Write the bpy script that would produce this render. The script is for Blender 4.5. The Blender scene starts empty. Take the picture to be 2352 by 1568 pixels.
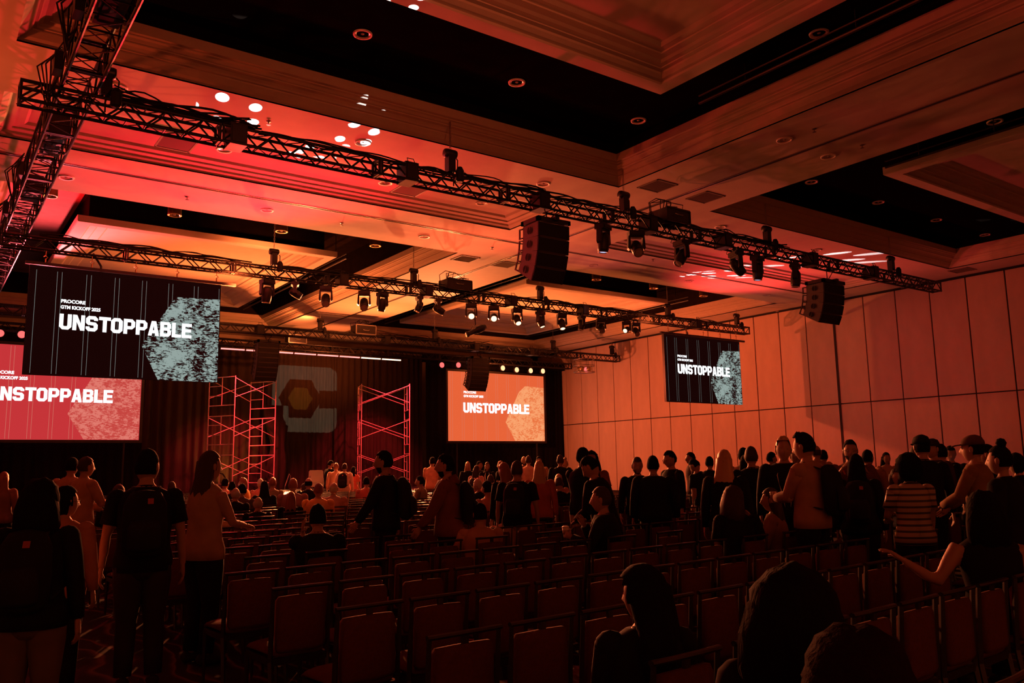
import bpy, math, random
import numpy as np
from mathutils import Vector, Matrix
random.seed(7)
S = bpy.context.scene
C = S.collection
PI = math.pi
# ------------------------------------------------------------------ camera
H = 1.67
FPX = 1900.5
YAW, PITCH, ROLL = 0.62517, 0.14785, -0.01745
_f = np.array([math.sin(YAW)*math.cos(PITCH), math.cos(YAW)*math.cos(PITCH), math.sin(PITCH)])
_r = np.array([math.cos(YAW), -math.sin(YAW), 0.0]); _u = np.cross(_r, _f)
R_ = math.cos(ROLL)*_r + math.sin(ROLL)*_u
U_ = -math.sin(ROLL)*_r + math.cos(ROLL)*_u
F_ = _f
cam = bpy.data.objects.new('camera', bpy.data.cameras.new('camera')); C.objects.link(cam)
cam.data.sensor_width = 36; cam.data.lens = FPX/2352*36; cam.data.clip_start = .05; cam.data.clip_end = 300
cam.matrix_world = Matrix(((R_[0], U_[0], -F_[0], 0), (R_[1], U_[1], -F_[1], 0), (R_[2], U_[2], -F_[2], H), (0, 0, 0, 1)))
S.camera = cam
def ray(px, py): return F_ + (px-1176)/FPX*R_ + (784-py)/FPX*U_
def at(px, py, ax, v):
    "point of the room where the line of sight meets the plane axis ax = v (world)"
    d = ray(px, py); o = np.array([0, 0, H]); return o + d*((v-o[ax])/d[ax])
def atd(px, py, depth):
    d = ray(px, py); return np.array([0, 0, H]) + d*(depth/(d@F_))
def proj(q):
    q = np.array(q, float)-np.array([0, 0, H]); d = q@F_
    return 1176+FPX*(q@R_)/d, 784-FPX*(q@U_)/d, d
# ------------------------------------------------------------------ world, exposure
w = bpy.data.worlds.new('world'); S.world = w; w.use_nodes = True
w.node_tree.nodes['Background'].inputs[0].default_value = (.35, .02, .008, 1)
w.node_tree.nodes['Background'].inputs[1].default_value = .02
S.view_settings.view_transform = 'Standard'; S.view_settings.look = 'None'
S.view_settings.exposure = 0; S.view_settings.gamma = 1; S.view_settings.use_curve_mapping = False
# ------------------------------------------------------------------ stage lights washing the room, plus added fill lights
def aim(o, tgt):
    d = Vector(tgt)-o.location; o.rotation_euler = d.to_track_quat('-Z', 'Y').to_euler()
def spot(name, loc, tgt, col, power, size, blend=.8, rad=.12):
    l = bpy.data.lights.new(name, 'SPOT'); l.color = col; l.energy = power; l.spot_size = math.radians(size); l.spot_blend = blend; l.shadow_soft_size = rad
    o = bpy.data.objects.new(name, l); C.objects.link(o); o.location = loc; aim(o, tgt); return o
RED = (1, .012, .018); ORG = (1, .17, .035); AMB = (1, .19, .045); PNK = (1, .06, .06)
LIGHTS = [
 # name, location, target, colour, watts, cone, blend
 # washes from the second truss onto the near ceiling
 ('wash_light', (8.0, 23.3, 5.2), (5.0, 17.5, 8.7), (1, .022, .032), 4700, 125, 1),
 ('wash_light', (-4.5, 17.0, 5.8), (-.5, 14.5, 8.9), (1, .09, .025), 1900, 105, 1),
 ('wash_light', (14.5, 23.3, 4.8), (13, 18, 8.7), (1, .11, .04), 1350, 120, 1),
 ('wash_light', (26.5, 23.3, 5.2), (26.0, 19, 8.7), (1, .05, .045), 2300, 100, 1),
 ('wash_light', (19.5, 23.3, 5.0), (18, 18, 8.7), (1, .13, .09), 500, 100, 1),
 # washes from the stage truss onto the far ceiling
 ('wash_light', (3.2, 31.5, 6.6), (2.6, 29, 9.2), (1, .10, .12), 4200, 130, 1),
 ('wash_light', (10.5, 34.3, 5.0), (9.5, 30, 9.2), AMB, 3600, 140, 1),
 ('wash_light', (16.5, 34.3, 4.6), (16, 30, 9), AMB, 3600, 140, 1),
 ('wash_light', (24.5, 34.3, 4.6), (25, 30, 9), AMB, 3600, 140, 1),
 ('wash_light', (17.0, 37.6, 6.2), (17, 42, 8.6), AMB, 700, 140, 1),
 ('wash_light', (27.0, 37.6, 6.6), (27, 42, 8.6), AMB, 450, 140, 1),
 ('wash_light', (7.5, 23.9, 7.0), (7.5, 27.5, 9.3), (1, .13, .03), 420, 110, 1),
 ('wash_light', (24.5, 23.9, 7.0), (24.5, 27.5, 9.3), (1, .15, .04), 300, 110, 1),
 ('head_beam_light', (9.0, 25.4, 8.0), (9.3, 28.3, 9.2), AMB, 520, 110, 1),
 ('head_beam_light', (14.8, 36.0, 7.95), (13.6, 38.6, 8.9), AMB, 800, 110, 1),
 ('fill_light', (6.0, 4.0, 7.3), (7, 15, 9.2), (1, .15, .05), 420, 80, 1),  # fill added without a fixture to brighten the coffer mouldings
 ('cavity_red_light', (2.6, 28.5, 8.9), (2.3, 26.8, 10.1), (1, .008, .012), 1300, 165, 1),  # red light added inside the far coffer to redden its side
 # right wall
 ('wall_wash_light', (24.5, 36, 4.2), (33, 34.5, 3.4), (1, .17, .06), 2000, 130, 1),
 ('wall_wash_light', (23, 28, 5.6), (33, 24.0, 4.2), (1, .13, .05), 1850, 150, 1),
 ('wall_wash_light', (24, 17.5, 5.2), (33, 17, 4.6), (1, .10, .065), 460, 125, 1),
 # stage
 ('stage_wash_light', (19.5, 35.9, 7.3), (19.6, 38.6, 3.2), (1, .04, .055), 3600, 62, .7),
 ('stage_wash_light', (12.4, 35.9, 7.3), (12.3, 38.4, 3.2), (1, .04, .055), 4200, 62, .7),
 ('stage_wash_light', (11.9, 40.0, .8), (12.3, 40.9, 4), (1, .32, .06), 330, 130, 1),
 ('stage_wash_light', (13.5, 34.3, 7.1), (8.5, 22, 1.0), (1, .26, .08), 24000, 86, 1),
 ('stage_wash_light', (21.0, 34.3, 7.1), (10, 21, 1.0), (1, .24, .08), 24000, 84, 1),
 ('stage_wash_light', (18.0, 24.4, 7.0), (9, 12, .8), (1, .07, .02), 800, 90, 1),
]
for n, a, b, c, p_, s_, bl in LIGHTS: spot(n, a, b, c, p_, s_, bl)
class E:
    "tiny helper for math node expressions"
    def __init__(s, t, o): s.t = t; s.o = o
    def op(s, k, b=None):
        n = s.t.nodes.new('ShaderNodeMath'); n.operation = k; s.t.links.new(s.o, n.inputs[0])
        if isinstance(b, E): s.t.links.new(b.o, n.inputs[1])
        elif b is not None: n.inputs[1].default_value = b
        return E(s.t, n.outputs[0])
    def __mul__(s, b): return s.op('MULTIPLY', b)
    def __add__(s, b): return s.op('ADD', b)
    def __sub__(s, b): return s.op('SUBTRACT', b)
    def __truediv__(s, b): return s.op('DIVIDE', b)
    def __lt__(s, b): return s.op('LESS_THAN', b)
    def __gt__(s, b): return s.op('GREATER_THAN', b)
def gobo(name, loc, tgt, power, size, fn, col=(1, 1, 1)):
    "spotlight with a patterned slide in front of its lamp"
    o = spot(name, loc, tgt, col, power, size, .1, .0); l = o.data; l.use_nodes = True; t = l.node_tree; em = t.nodes['Emission']
    tc = t.nodes.new('ShaderNodeTexCoord'); sx = t.nodes.new('ShaderNodeSeparateXYZ'); t.links.new(tc.outputs['Normal'], sx.inputs[0])
    z = E(t, sx.outputs[2]).op('ABSOLUTE'); u = E(t, sx.outputs[0])/z; v = E(t, sx.outputs[1])/z; fn(t, u, v, em); return o
def logo(t, u, v, em):
    u = u/(1.76/16.3); v = v/(1.70/16.3); au, av = u.op('ABSOLUTE'), v.op('ABSOLUTE'); r = .28
    qx, qy = (au-(1-r)).op('MAXIMUM', 0.), (av-(1-r)).op('MAXIMUM', 0.); box = ((qx*qx+qy*qy).op('SQRT') < r)
    x = (u+.14).op('ABSOLUTE'); hx = (x*.866+av*.5).op('MAXIMUM', av); outer = hx > .58; inner = hx < .33
    slot = ((u > .45)*(av < .27)*-1)+1.0
    wmask = box*outer*slot; g = t.nodes.new('ShaderNodeMix'); g.data_type = 'RGBA'; g.inputs[6].default_value = (.80, .80, .62, 1); g.inputs[7].default_value = (1, .45, .06, 1)
    t.links.new(inner.o, g.inputs[0]); t.links.new(g.outputs[2], em.inputs[0]); st = wmask+inner*.8; t.links.new(st.o, em.inputs[1])
gobo('logo_projector_light', (16.0, 24.8, 6.9), at(701, 915, 1, 40.95), 12000, 16, logo)
def dots(scale, thr, sx_=1, warm=0):
    def fn(t, u, v, em):
        cb = t.nodes.new('ShaderNodeCombineXYZ'); t.links.new((u*scale).o, cb.inputs[0]); t.links.new((v*scale).o, cb.inputs[1]); cb.inputs[2].default_value = scale*.37
        vo = t.nodes.new('ShaderNodeTexVoronoi'); vo.inputs['Scale'].default_value = 1; vo.inputs['Randomness'].default_value = .75; t.links.new(cb.outputs[0], vo.inputs['Vector'])
        vo.voronoi_dimensions = '2D'; st = E(t, vo.outputs[0]) < thr; em.inputs[0].default_value = (.9, .92, 1, 1); t.links.new(st.o, em.inputs[1])
    return fn
gobo('gobo_light', (6.0, 20.6, 4.4), at(540, 262, 2, 8.69), 11000, 13, dots(12, .22))
gobo('gobo_light', (8.0, 20.6, 4.6), at(818, 312, 2, 8.69), 9000, 8, dots(15, .27))
gobo('gobo_light', (7.5, 20.6, 4.4), at(700, 368, 2, 8.69), 11000, 15, dots(12, .22))
gobo('gobo_light', (6.0, 12.0, 4.6), at(925, -2, 2, 9.1), 3000, 11, dots(13, .24))
gobo('gobo_light', (19.5, 24.0, 6.5), at(1655, 630, 2, 8.69), 15000, 12, dots(17, .27))
gobo('gobo_light', (21.5, 22.5, 6.3), at(1885, 597, 2, 8.69), 15000, 16, dots(14, .25))
# ------------------------------------------------------------------ materials
def nodes(m): return m.node_tree.nodes, m.node_tree.links
def mat(name, col, rough=.6, metal=0, spec=.5, noise=0, scale=20, bump=0, stretch=None, emit=None, es=1):
    m = bpy.data.materials.new(name); m.use_nodes = True; N, L = nodes(m); b = N['Principled BSDF']
    b.inputs['Base Color'].default_value = (*col, 1); b.inputs['Roughness'].default_value = rough
    b.inputs['Metallic'].default_value = metal; b.inputs['Specular IOR Level'].default_value = spec
    if emit: b.inputs['Emission Color'].default_value = (*emit, 1); b.inputs['Emission Strength'].default_value = es
    if noise or bump:
        tc = N.new('ShaderNodeTexCoord'); mp = N.new('ShaderNodeMapping'); nz = N.new('ShaderNodeTexNoise')
        nz.inputs['Scale'].default_value = scale; nz.inputs['Detail'].default_value = 4
        if stretch: mp.inputs['Scale'].default_value = stretch
        L.new(tc.outputs['Object'], mp.inputs[0]); L.new(mp.outputs[0], nz.inputs['Vector'])
        if noise:
            cr = N.new('ShaderNodeValToRGB'); L.new(nz.outputs[0], cr.inputs[0])
            cr.color_ramp.elements[0].position = .3; cr.color_ramp.elements[1].position = .7
            cr.color_ramp.elements[0].color = (*[c*(1-noise) for c in col], 1); cr.color_ramp.elements[1].color = (*[min(1, c*(1+noise)) for c in col], 1)
            L.new(cr.outputs[0], b.inputs['Base Color'])
        if bump:
            bp = N.new('ShaderNodeBump'); bp.inputs['Strength'].default_value = bump; bp.inputs['Distance'].default_value = .01
            L.new(nz.outputs[0], bp.inputs['Height']); L.new(bp.outputs[0], b.inputs['Normal'])
    return m
def emis(name, col, s=1):
    m = bpy.data.materials.new(name); m.use_nodes = True; N, L = nodes(m); b = N['Principled BSDF']
    b.inputs['Base Color'].default_value = (.02, .02, .02, 1); b.inputs['Emission Color'].default_value = (*col, 1); b.inputs['Emission Strength'].default_value = s
    return m
M = dict(
 plaster=mat('plaster', (.62, .55, .47), .85, noise=.04, scale=3, bump=.05),
 plaster2=mat('moulding_plaster', (.55, .45, .34), .8, noise=.04, scale=5),
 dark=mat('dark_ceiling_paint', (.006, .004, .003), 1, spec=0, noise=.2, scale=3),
 cavside=mat('cavity_lit_paint', (.16, .10, .08), .9, noise=.1, scale=3),  # paler than the dark cavity, standing in for strong red light there
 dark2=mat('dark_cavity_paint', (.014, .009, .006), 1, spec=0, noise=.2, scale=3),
 vent=mat('vent_grille', (.22, .19, .15), .7),
 track=mat('track_metal', (.25, .22, .2), .4, metal=.7), slot=mat('slot_black', (.01, .01, .01), .9),
 brass=mat('brass', (.6, .42, .2), .35, metal=.9, noise=.1, scale=8), trimw=mat('trim_ring_white', (.8, .75, .7), .5),
 refl=mat('reflector', (.7, .6, .5), .25, metal=.8), lens=mat('lamp_glass', (.5, .45, .4), .15, spec=.8),
 panel=mat('wall_panel_fabric', (.60, .44, .34), .9, noise=.07, scale=2.2, stretch=(1, 1, .35), bump=.08),
 seam=mat('panel_seam', (.02, .012, .01), .8),
 metal=mat('black_metal', (.018, .016, .016), .45, metal=.3, noise=.2, scale=12), iron=mat('black_powder_coat', (.02, .018, .018), .4, spec=.5),
 chrome=mat('chain_steel', (.35, .32, .3), .35, metal=1), cable=mat('cable_rubber', (.008, .008, .008), .6),
 cloth=mat('black_drape', (.007, .005, .005), .95, spec=.1, noise=.2, scale=6), drape=mat('stage_drape', (.034, .022, .015), .9, spec=.15, noise=.2, scale=4, stretch=(6, 6, .4)),
 grille=mat('speaker_grille', (.008, .008, .008), .7, bump=.5, scale=120), cab=mat('speaker_cabinet', (.11, .09, .09), .55, noise=.15, scale=30),
 scaf=mat('scaffold_red_lit', (.85, .55, .55), .35, metal=.2, noise=.1, scale=10),  # pink of the red stage light put into the steel colour
 frame=mat('chair_frame_black', (.02, .016, .016), .28, spec=.6), fabric=mat('chair_fabric', (.105, .035, .021), .9, spec=.12, noise=.12, scale=60, bump=.2),
 white=mat('white_vinyl', (.75, .7, .68), .5), wood=mat('table_white_laminate', (.7, .65, .6), .4),
 paper=mat('paper_cup', (.8, .74, .66), .6), lid=mat('cup_lid', (.75, .7, .68), .4), cardb=mat('cup_sleeve', (.35, .2, .12), .8),
 case=mat('flight_case_panel', (.03, .025, .025), .5, noise=.2, scale=15), alu=mat('aluminium_edge', (.6, .58, .55), .35, metal=.9),
 stage=mat('stage_deck', (.02, .018, .018), .7), bezel=mat('screen_bezel', (.015, .012, .012), .5),
 letter=emis('lit_lettering', (.95, .97, 1), 1.6), line=emis('screen_thin_line', (.40, .50, .48), .42), linered=emis('screen_faint_line', (.8, .28, .2), .75),
 ledred=emis('led_strip_red', (1, .22, .2), 2.6), ledyel=emis('led_strip_warm', (1, .75, .5), 2.4),
 parR=emis('lamp_face_red', (1, .13, .12), 1.5), parO=emis('lamp_face_orange', (1, .42, .2), 2.2), headW=emis('lamp_face_amber', (1, .66, .38), 2.4), headB=emis('lamp_glint', (.5, .6, .9), 1.2),
 phone=emis('phone_screen_glow', (.8, .82, 1), 1.6),
)
def carpet():
    m = bpy.data.materials.new('patterned_carpet'); m.use_nodes = True; N, L = nodes(m); b = N['Principled BSDF']; b.inputs['Roughness'].default_value = .95; b.inputs['Specular IOR Level'].default_value = .15
    tc = N.new('ShaderNodeTexCoord'); wv = N.new('ShaderNodeTexWave'); wv.inputs['Scale'].default_value = .55; wv.inputs['Distortion'].default_value = 9; wv.inputs['Detail'].default_value = 3; wv.inputs['Detail Scale'].default_value = .8
    cr = N.new('ShaderNodeValToRGB'); e = cr.color_ramp.elements
    e[0].position = .45; e[0].color = (.018, .008, .006, 1); e[1].position = .62; e[1].color = (.05, .02, .012, 1)
    x = e.new(.82); x.color = (.15, .07, .035, 1); x = e.new(.9); x.color = (.02, .01, .008, 1)
    nz = N.new('ShaderNodeTexNoise'); nz.inputs['Scale'].default_value = 90; bp = N.new('ShaderNodeBump'); bp.inputs['Strength'].default_value = .4; bp.inputs['Distance'].default_value = .01
    L.new(tc.outputs['Object'], wv.inputs['Vector']); L.new(wv.outputs[1], cr.inputs[0]); L.new(cr.outputs[0], b.inputs['Base Color'])
    L.new(nz.outputs[0], bp.inputs['Height']); L.new(bp.outputs[0], b.inputs['Normal']); return m
M['carpet'] = carpet()
def grunge(name, c0, c1, s0, thr):
    "worn print shown on a lit screen"
    m = bpy.data.materials.new(name); m.use_nodes = True; N, L = nodes(m); b = N['Principled BSDF']; b.inputs['Base Color'].default_value = (.02, .02, .02, 1)
    tc = N.new('ShaderNodeTexCoord'); mp = N.new('ShaderNodeMapping'); mp.inputs['Scale'].default_value = (1.3, 1, 1.6); mp.inputs['Rotation'].default_value = (0, .2, 0)
    a = N.new('ShaderNodeTexNoise'); a.inputs['Scale'].default_value = 2.4; a.inputs['Detail'].default_value = 12; a.inputs['Roughness'].default_value = .80; a.inputs['Distortion'].default_value = .3
    mp2 = N.new('ShaderNodeMapping'); mp2.inputs['Scale'].default_value = (1.5, 1, 5); mp2.inputs['Rotation'].default_value = (0, .35, 0)
    a2 = N.new('ShaderNodeTexNoise'); a2.inputs['Scale'].default_value = 5; a2.inputs['Detail'].default_value = 8; a2.inputs['Roughness'].default_value = .7
    ad = N.new('ShaderNodeMath'); ad.operation = 'ADD'
    cr = N.new('ShaderNodeValToRGB'); cr.color_ramp.elements[0].position = thr; cr.color_ramp.elements[1].position = thr+.015
    cr.color_ramp.elements[0].color = (*c0, 1); cr.color_ramp.elements[1].color = (*c1, 1)
    half = N.new('ShaderNodeMath'); half.operation = 'MULTIPLY'; half.inputs[1].default_value = .5
    L.new(tc.outputs['Object'], mp.inputs[0]); L.new(mp.outputs[0], a.inputs['Vector']); L.new(tc.outputs['Object'], mp2.inputs[0]); L.new(mp2.outputs[0], a2.inputs['Vector'])
    L.new(a.outputs[0], ad.inputs[0]); L.new(a2.outputs[0], ad.inputs[1]); L.new(ad.outputs[0], half.inputs[0]); 
    a3 = N.new('ShaderNodeTexNoise'); a3.inputs['Scale'].default_value = .9; a3.inputs['Detail'].default_value = 3; L.new(tc.outputs['Object'], a3.inputs['Vector'])
    m3 = N.new('ShaderNodeMath'); m3.operation = 'MULTIPLY_ADD'; m3.inputs[1].default_value = .22; m3.inputs[2].default_value = -.11; L.new(a3.outputs[0], m3.inputs[0])
    sm = N.new('ShaderNodeMath'); sm.operation = 'ADD'; L.new(half.outputs[0], sm.inputs[0]); L.new(m3.outputs[0], sm.inputs[1]); L.new(sm.outputs[0], cr.inputs[0])
    L.new(cr.outputs[0], b.inputs['Emission Color']); b.inputs['Emission Strength'].default_value = s0; return m
M['hexteal'] = grunge('worn_hexagon_teal', (.012, .001, .001), (.29, .37, .345), 1, .495)
M['hexred'] = grunge('worn_hexagon_red_wash', (.56, .06, .05), (.74, .19, .15), 1, .49)  # worn print with the red light wash put into its glow
M['hexorange'] = grunge('worn_hexagon_orange_wash', (.82, .17, .05), (.95, .36, .15), 1, .47)  # worn print with the orange light wash put into its glow
M['scrblack'] = emis('screen_black', (.008, .0012, .001), 1)
M['scrred'] = emis('screen_red_wash', (.56, .035, .04), 1)  # red light wash on the screen, painted as its own glow
M['scrorange'] = emis('screen_orange_wash', (.80, .125, .04), 1)  # orange light wash on the screen, painted as its own glow
for k_ in ('scrblack', 'hexteal', 'scrred', 'scrorange', 'hexred', 'hexorange'):
    b_ = M[k_].node_tree.nodes['Principled BSDF']; b_.inputs['Base Color'].default_value = (.002, .002, .002, 1); b_.inputs['Specular IOR Level'].default_value = .05; b_.inputs['Roughness'].default_value = .9
# ------------------------------------------------------------------ mesh helpers
class MB:
    def __init__(s): s.v = []; s.f = []; s.m = []; s.cur = 0
    def add(s, v, f):
        o = len(s.v); s.v += [tuple(map(float, p)) for p in v]; s.f += [tuple(i+o for i in q) for q in f]; s.m += [s.cur]*len(f); return s
    def box(s, a, b):
        (x0, y0, z0), (x1, y1, z1) = a, b
        return s.add([(x0, y0, z0), (x1, y0, z0), (x1, y1, z0), (x0, y1, z0), (x0, y0, z1), (x1, y0, z1), (x1, y1, z1), (x0, y1, z1)],
                     [(0, 3, 2, 1), (4, 5, 6, 7), (0, 1, 5, 4), (1, 2, 6, 5), (2, 3, 7, 6), (3, 0, 4, 7)])
    def cbox(s, c, d, rot=None):
        hx, hy, hz = d[0]/2, d[1]/2, d[2]/2; k = MB().box((-hx, -hy, -hz), (hx, hy, hz)); c = Vector(c)
        return s.add([c+(rot @ Vector(p) if rot else Vector(p)) for p in k.v], k.f)
    def tube(s, pts, r, n=6, caps=True):
        pts = [Vector(p) for p in pts]; rr = r if isinstance(r, (list, tuple)) else [r]*len(pts)
        V = []; F = []; px = None
        for i, p in enumerate(pts):
            t = (pts[min(i+1, len(pts)-1)]-pts[max(i-1, 0)]).normalized()
            if px is None: px = t.orthogonal().normalized()
            px = (px-t*px.dot(t)); px = px.normalized() if px.length > 1e-6 else t.orthogonal().normalized(); py = t.cross(px)
            V += [p+(px*math.cos(2*PI*k/n)+py*math.sin(2*PI*k/n))*rr[i] for k in range(n)]
        for i in range(len(pts)-1):
            F += [(i*n+k, i*n+(k+1) % n, (i+1)*n+(k+1) % n, (i+1)*n+k) for k in range(n)]
        if caps: F += [tuple(range(n))[::-1], tuple(range((len(pts)-1)*n, len(pts)*n))]
        return s.add(V, F)
    def loft(s, path, rad, n=12, xd=(1, 0, 0)):
        "rings of half width / half depth rad[i] along path"
        path = [Vector(p) for p in path]; V = []; F = []; xd = Vector(xd)
        for i, p in enumerate(path):
            t = (path[min(i+1, len(path)-1)]-path[max(i-1, 0)]).normalized()
            x = (xd-t*xd.dot(t)).normalized(); y = t.cross(x); a, b = rad[i] if isinstance(rad[i], (tuple, list)) else (rad[i], rad[i])
            V += [p+x*(a*math.cos(2*PI*k/n))+y*(b*math.sin(2*PI*k/n)) for k in range(n)]
        for i in range(len(path)-1):
            F += [(i*n+k, i*n+(k+1) % n, (i+1)*n+(k+1) % n, (i+1)*n+k) for k in range(n)]
        F += [tuple(range(n))[::-1], tuple(range((len(path)-1)*n, len(path)*n))]
        return s.add(V, F)
    def lathe(s, prof, c=(0, 0, 0), n=20, rot=None):
        c = Vector(c); V = []; F = []
        for r, z in prof:
            for k in range(n):
                q = Vector((r*math.cos(2*PI*k/n), r*math.sin(2*PI*k/n), z)); V.append(c+(rot @ q if rot else q))
        for i in range(len(prof)-1): F += [(i*n+k, i*n+(k+1) % n, (i+1)*n+(k+1) % n, (i+1)*n+k) for k in range(n)]
        return s.add(V, F)
    def prism(s, poly, y0, y1):
        "polygon in x,z between y0 and y1"
        n = len(poly); V = [(x, y0, z) for x, z in poly]+[(x, y1, z) for x, z in poly]
        return s.add(V, [tuple(range(n)), tuple(range(n, 2*n))[::-1]]+[(i, i+n, (i+1) % n+n, (i+1) % n) for i in range(n)])
    def mesh(s, name, mats, smooth=False):
        me = bpy.data.meshes.new(name); me.from_pydata(s.v, [], s.f)
        for m in (mats if isinstance(mats, (list, tuple)) else [mats]): me.materials.append(m)
        if any(s.m): me.polygons.foreach_set('material_index', s.m)
        if smooth: me.polygons.foreach_set('use_smooth', [True]*len(s.f))
        me.update(); return me
    def build(s, name, mats, parent=None, smooth=False, loc=None, kind=None, label=None):
        o = bpy.data.objects.new(name, s.mesh(name, mats, smooth)); C.objects.link(o)
        if parent: o.parent = parent
        if loc is not None: o.location = loc
        if kind: o['kind'] = kind
        if label: o['label'] = label
        return o
def inst(name, me, parent=None, loc=None, rot=None, sc=None):
    o = bpy.data.objects.new(name, me); C.objects.link(o)
    if parent: o.parent = parent
    if loc is not None: o.location = loc
    if rot is not None: o.rotation_euler = rot
    if sc is not None: o.scale = sc
    return o
def thing(name, label, cat, loc=(0, 0, 0), rz=0, group=None):
    o = bpy.data.objects.new(name, None); C.objects.link(o); o.location = loc; o.rotation_euler = (0, 0, rz); o.empty_display_size = .1
    o['label'] = label; o['category'] = cat
    if group: o['group'] = group
    return o
def tag(o, label, cat, group=None):
    o['label'] = label; o['category'] = cat
    if group: o['group'] = group
    return o
KIDS = {}
def dup(root, loc, rz, label, group=None, name=None):
    r = root.copy(); C.objects.link(r); r.location = loc; r.rotation_euler = (0, 0, rz); r['label'] = label
    if group: r['group'] = group
    if root.name not in KIDS: KIDS[root.name] = [(c, list(c.children)) for c in root.children]
    for c, gs in KIDS[root.name]:
        k = c.copy(); C.objects.link(k); k.parent = r
        for g in gs: q = g.copy(); C.objects.link(q); q.parent = k
    return r
def struct(name, mb, m, parent=None, smooth=False):
    o = mb.build(name, m, parent, smooth)
    if not parent: o['kind'] = 'structure'
    return o
ORD = ['first', 'second', 'third', 'fourth', 'fifth', 'sixth', 'seventh', 'eighth', 'ninth', 'tenth', 'eleventh', 'twelfth', 'thirteenth', 'fourteenth', 'fifteenth', 'sixteenth', 'seventeenth', 'eighteenth', 'nineteenth', 'twentieth', 'twenty-first', 'twenty-second', 'twenty-third', 'twenty-fourth', 'twenty-fifth', 'twenty-sixth', 'twenty-seventh', 'twenty-eighth', 'twenty-ninth', 'thirtieth', 'thirty-first', 'thirty-second', 'thirty-third', 'thirty-fourth', 'thirty-fifth']
# ================================================================== THE ROOM
ZC = 7.02+H
XR = 33.0; XL = -14.0; YN = -7.0; YF = 43.5
floor = struct('floor', MB().box((XL, YN, -.1), (XR+.3, YF, 0)), M['carpet'])
struct('wall_back', MB().box((XL, YF, 0), (XR+.3, YF+.2, ZC+2)), M['plaster2'])
struct('wall_left', MB().box((XL-.2, YN, 0), (XL, YF+.2, ZC+2)), M['plaster2'])
struct('wall_near', MB().box((XL, YN-.2, 0), (XR+.3, YN, ZC+2)), M['plaster2'])
# --- soffit with openings
HO = {'A': (.9, 14.3, -5.0, 15.0), 'B': (17.9, 31.3, -5.0, 15.1), 'C': (.9, 14.3, 22.8, 40.8), 'D': (17.9, 31.3, 22.8, 40.8)}
TR = {'a': (.9, 14.2, 17.2, 19.7), 'b': (17.9, 31.2, 17.2, 19.7)}
allh = list(HO.values())+list(TR.values())
xs = sorted({XL, XR+.3}|{h[0] for h in allh}|{h[1] for h in allh}); ys = sorted({YN, YF}|{h[2] for h in allh}|{h[3] for h in allh})
mb = MB()
for i in range(len(xs)-1):
    for j in range(len(ys)-1):
        cx, cy = (xs[i]+xs[i+1])/2, (ys[j]+ys[j+1])/2
        if not any(h[0] < cx < h[1] and h[2] < cy < h[3] for h in allh):
            mb.box((xs[i], ys[j], ZC), (xs[i+1], ys[j+1], ZC+.04))
ceil = struct('ceiling', mb, M['plaster'])
def ring(mb, rect, prof, inward=1):
    "stepped moulding swept round a rectangle; prof = (inset, height)"
    x0, x1, y0, y1 = rect; V = []
    for d, z in prof:
        d *= inward; V += [(x0+d, y0+d, z), (x1-d, y0+d, z), (x1-d, y1-d, z), (x0+d, y1-d, z)]
    F = []
    for i in range(len(prof)-1):
        for k in range(4): F.append((i*4+k, i*4+(k+1) % 4, (i+1)*4+(k+1) % 4, (i+1)*4+k))
    mb.add(V, F); return V[-4:]
P1 = [(0, 0), (0, .03), (.03, .05), (.10, .085), (.20, .17), (.20, .195), (.25, .20), (.27, .225), (.33, .26), (.42, .27), (.42, .29), (.455, .30), (.50, .335), (.56, .345), (.56, .365), (.64, .37), (.64, .56)]
for k, r in HO.items():
    mb = MB(); ring(mb, r, [(d, ZC+z) for d, z in P1]); mb.build('coffer_moulding', M['plaster2'], ceil)
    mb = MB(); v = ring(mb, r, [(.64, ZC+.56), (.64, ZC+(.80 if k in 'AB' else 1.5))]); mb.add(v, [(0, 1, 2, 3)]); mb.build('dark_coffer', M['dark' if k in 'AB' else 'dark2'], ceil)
P2 = [(0, 0), (0, .03), (.12, .08), (.16, .12), (.30, .13), (.30, .16), (.50, .18), (.56, .23), (.75, .24)]
for k, r in TR.items():
    mb = MB(); v = ring(mb, r, [(d, ZC+z) for d, z in P2]); mb.add(v, [(0, 1, 2, 3)]); mb.build('ceiling_tray', M['plaster'], ceil)
MB().box((1.555, 23.5, ZC+.5), (1.575, 40.1, ZC+1.5)).build('cavity_lit_panel', M['cavside'], ceil); MB().box((1.575, 23.5, ZC+1.46), (3.75, 40.1, ZC+1.49)).build('cavity_lit_panel', M['cavside'], ceil)  # panels added in paler paint so this side of the cavity shows red
# floating islands inside the coffers
ZI = 7.42+H
IS = {'A': (3.5, 11.9, -3.5, 11.15), 'B': (20.4, 28.7, -3.5, 11.3), 'C': (3.5, 11.8, 26.9, 38.0), 'D': (20.2, 28.55, 26.9, 38.0)}
P3 = [(.35, .9), (.35, .22), (0, .22), (0, .02), (.02, 0), (.34, 0), (.34, .05), (.42, .06), (.50, .11), (.52, .14), (.62, .145), (.62, .165), (.74, .17), (.80, .20), (.96, .205), (.96, .235), (1.10, .24), (1.18, .28), (1.40, .285)]
for k, r in IS.items():
    mb = MB(); q_ = [(.35, .9), (.35, .20), (0, .20)]+[(d, z*1.75) for d, z in P3[3:]] if k in 'CD' else P3; v = ring(mb, r, [(d, ZI+z) for d, z in q_[1:]]); mb.add(v, [(0, 1, 2, 3)]); mb.build('floating_ceiling_panel', M['plaster'], ceil); mb = MB(); ring(mb, r, [(.35, ZI+1.05), (.35, ZI+q_[1][1])]); mb.build('panel_shaft', M['dark'], ceil)
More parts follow.
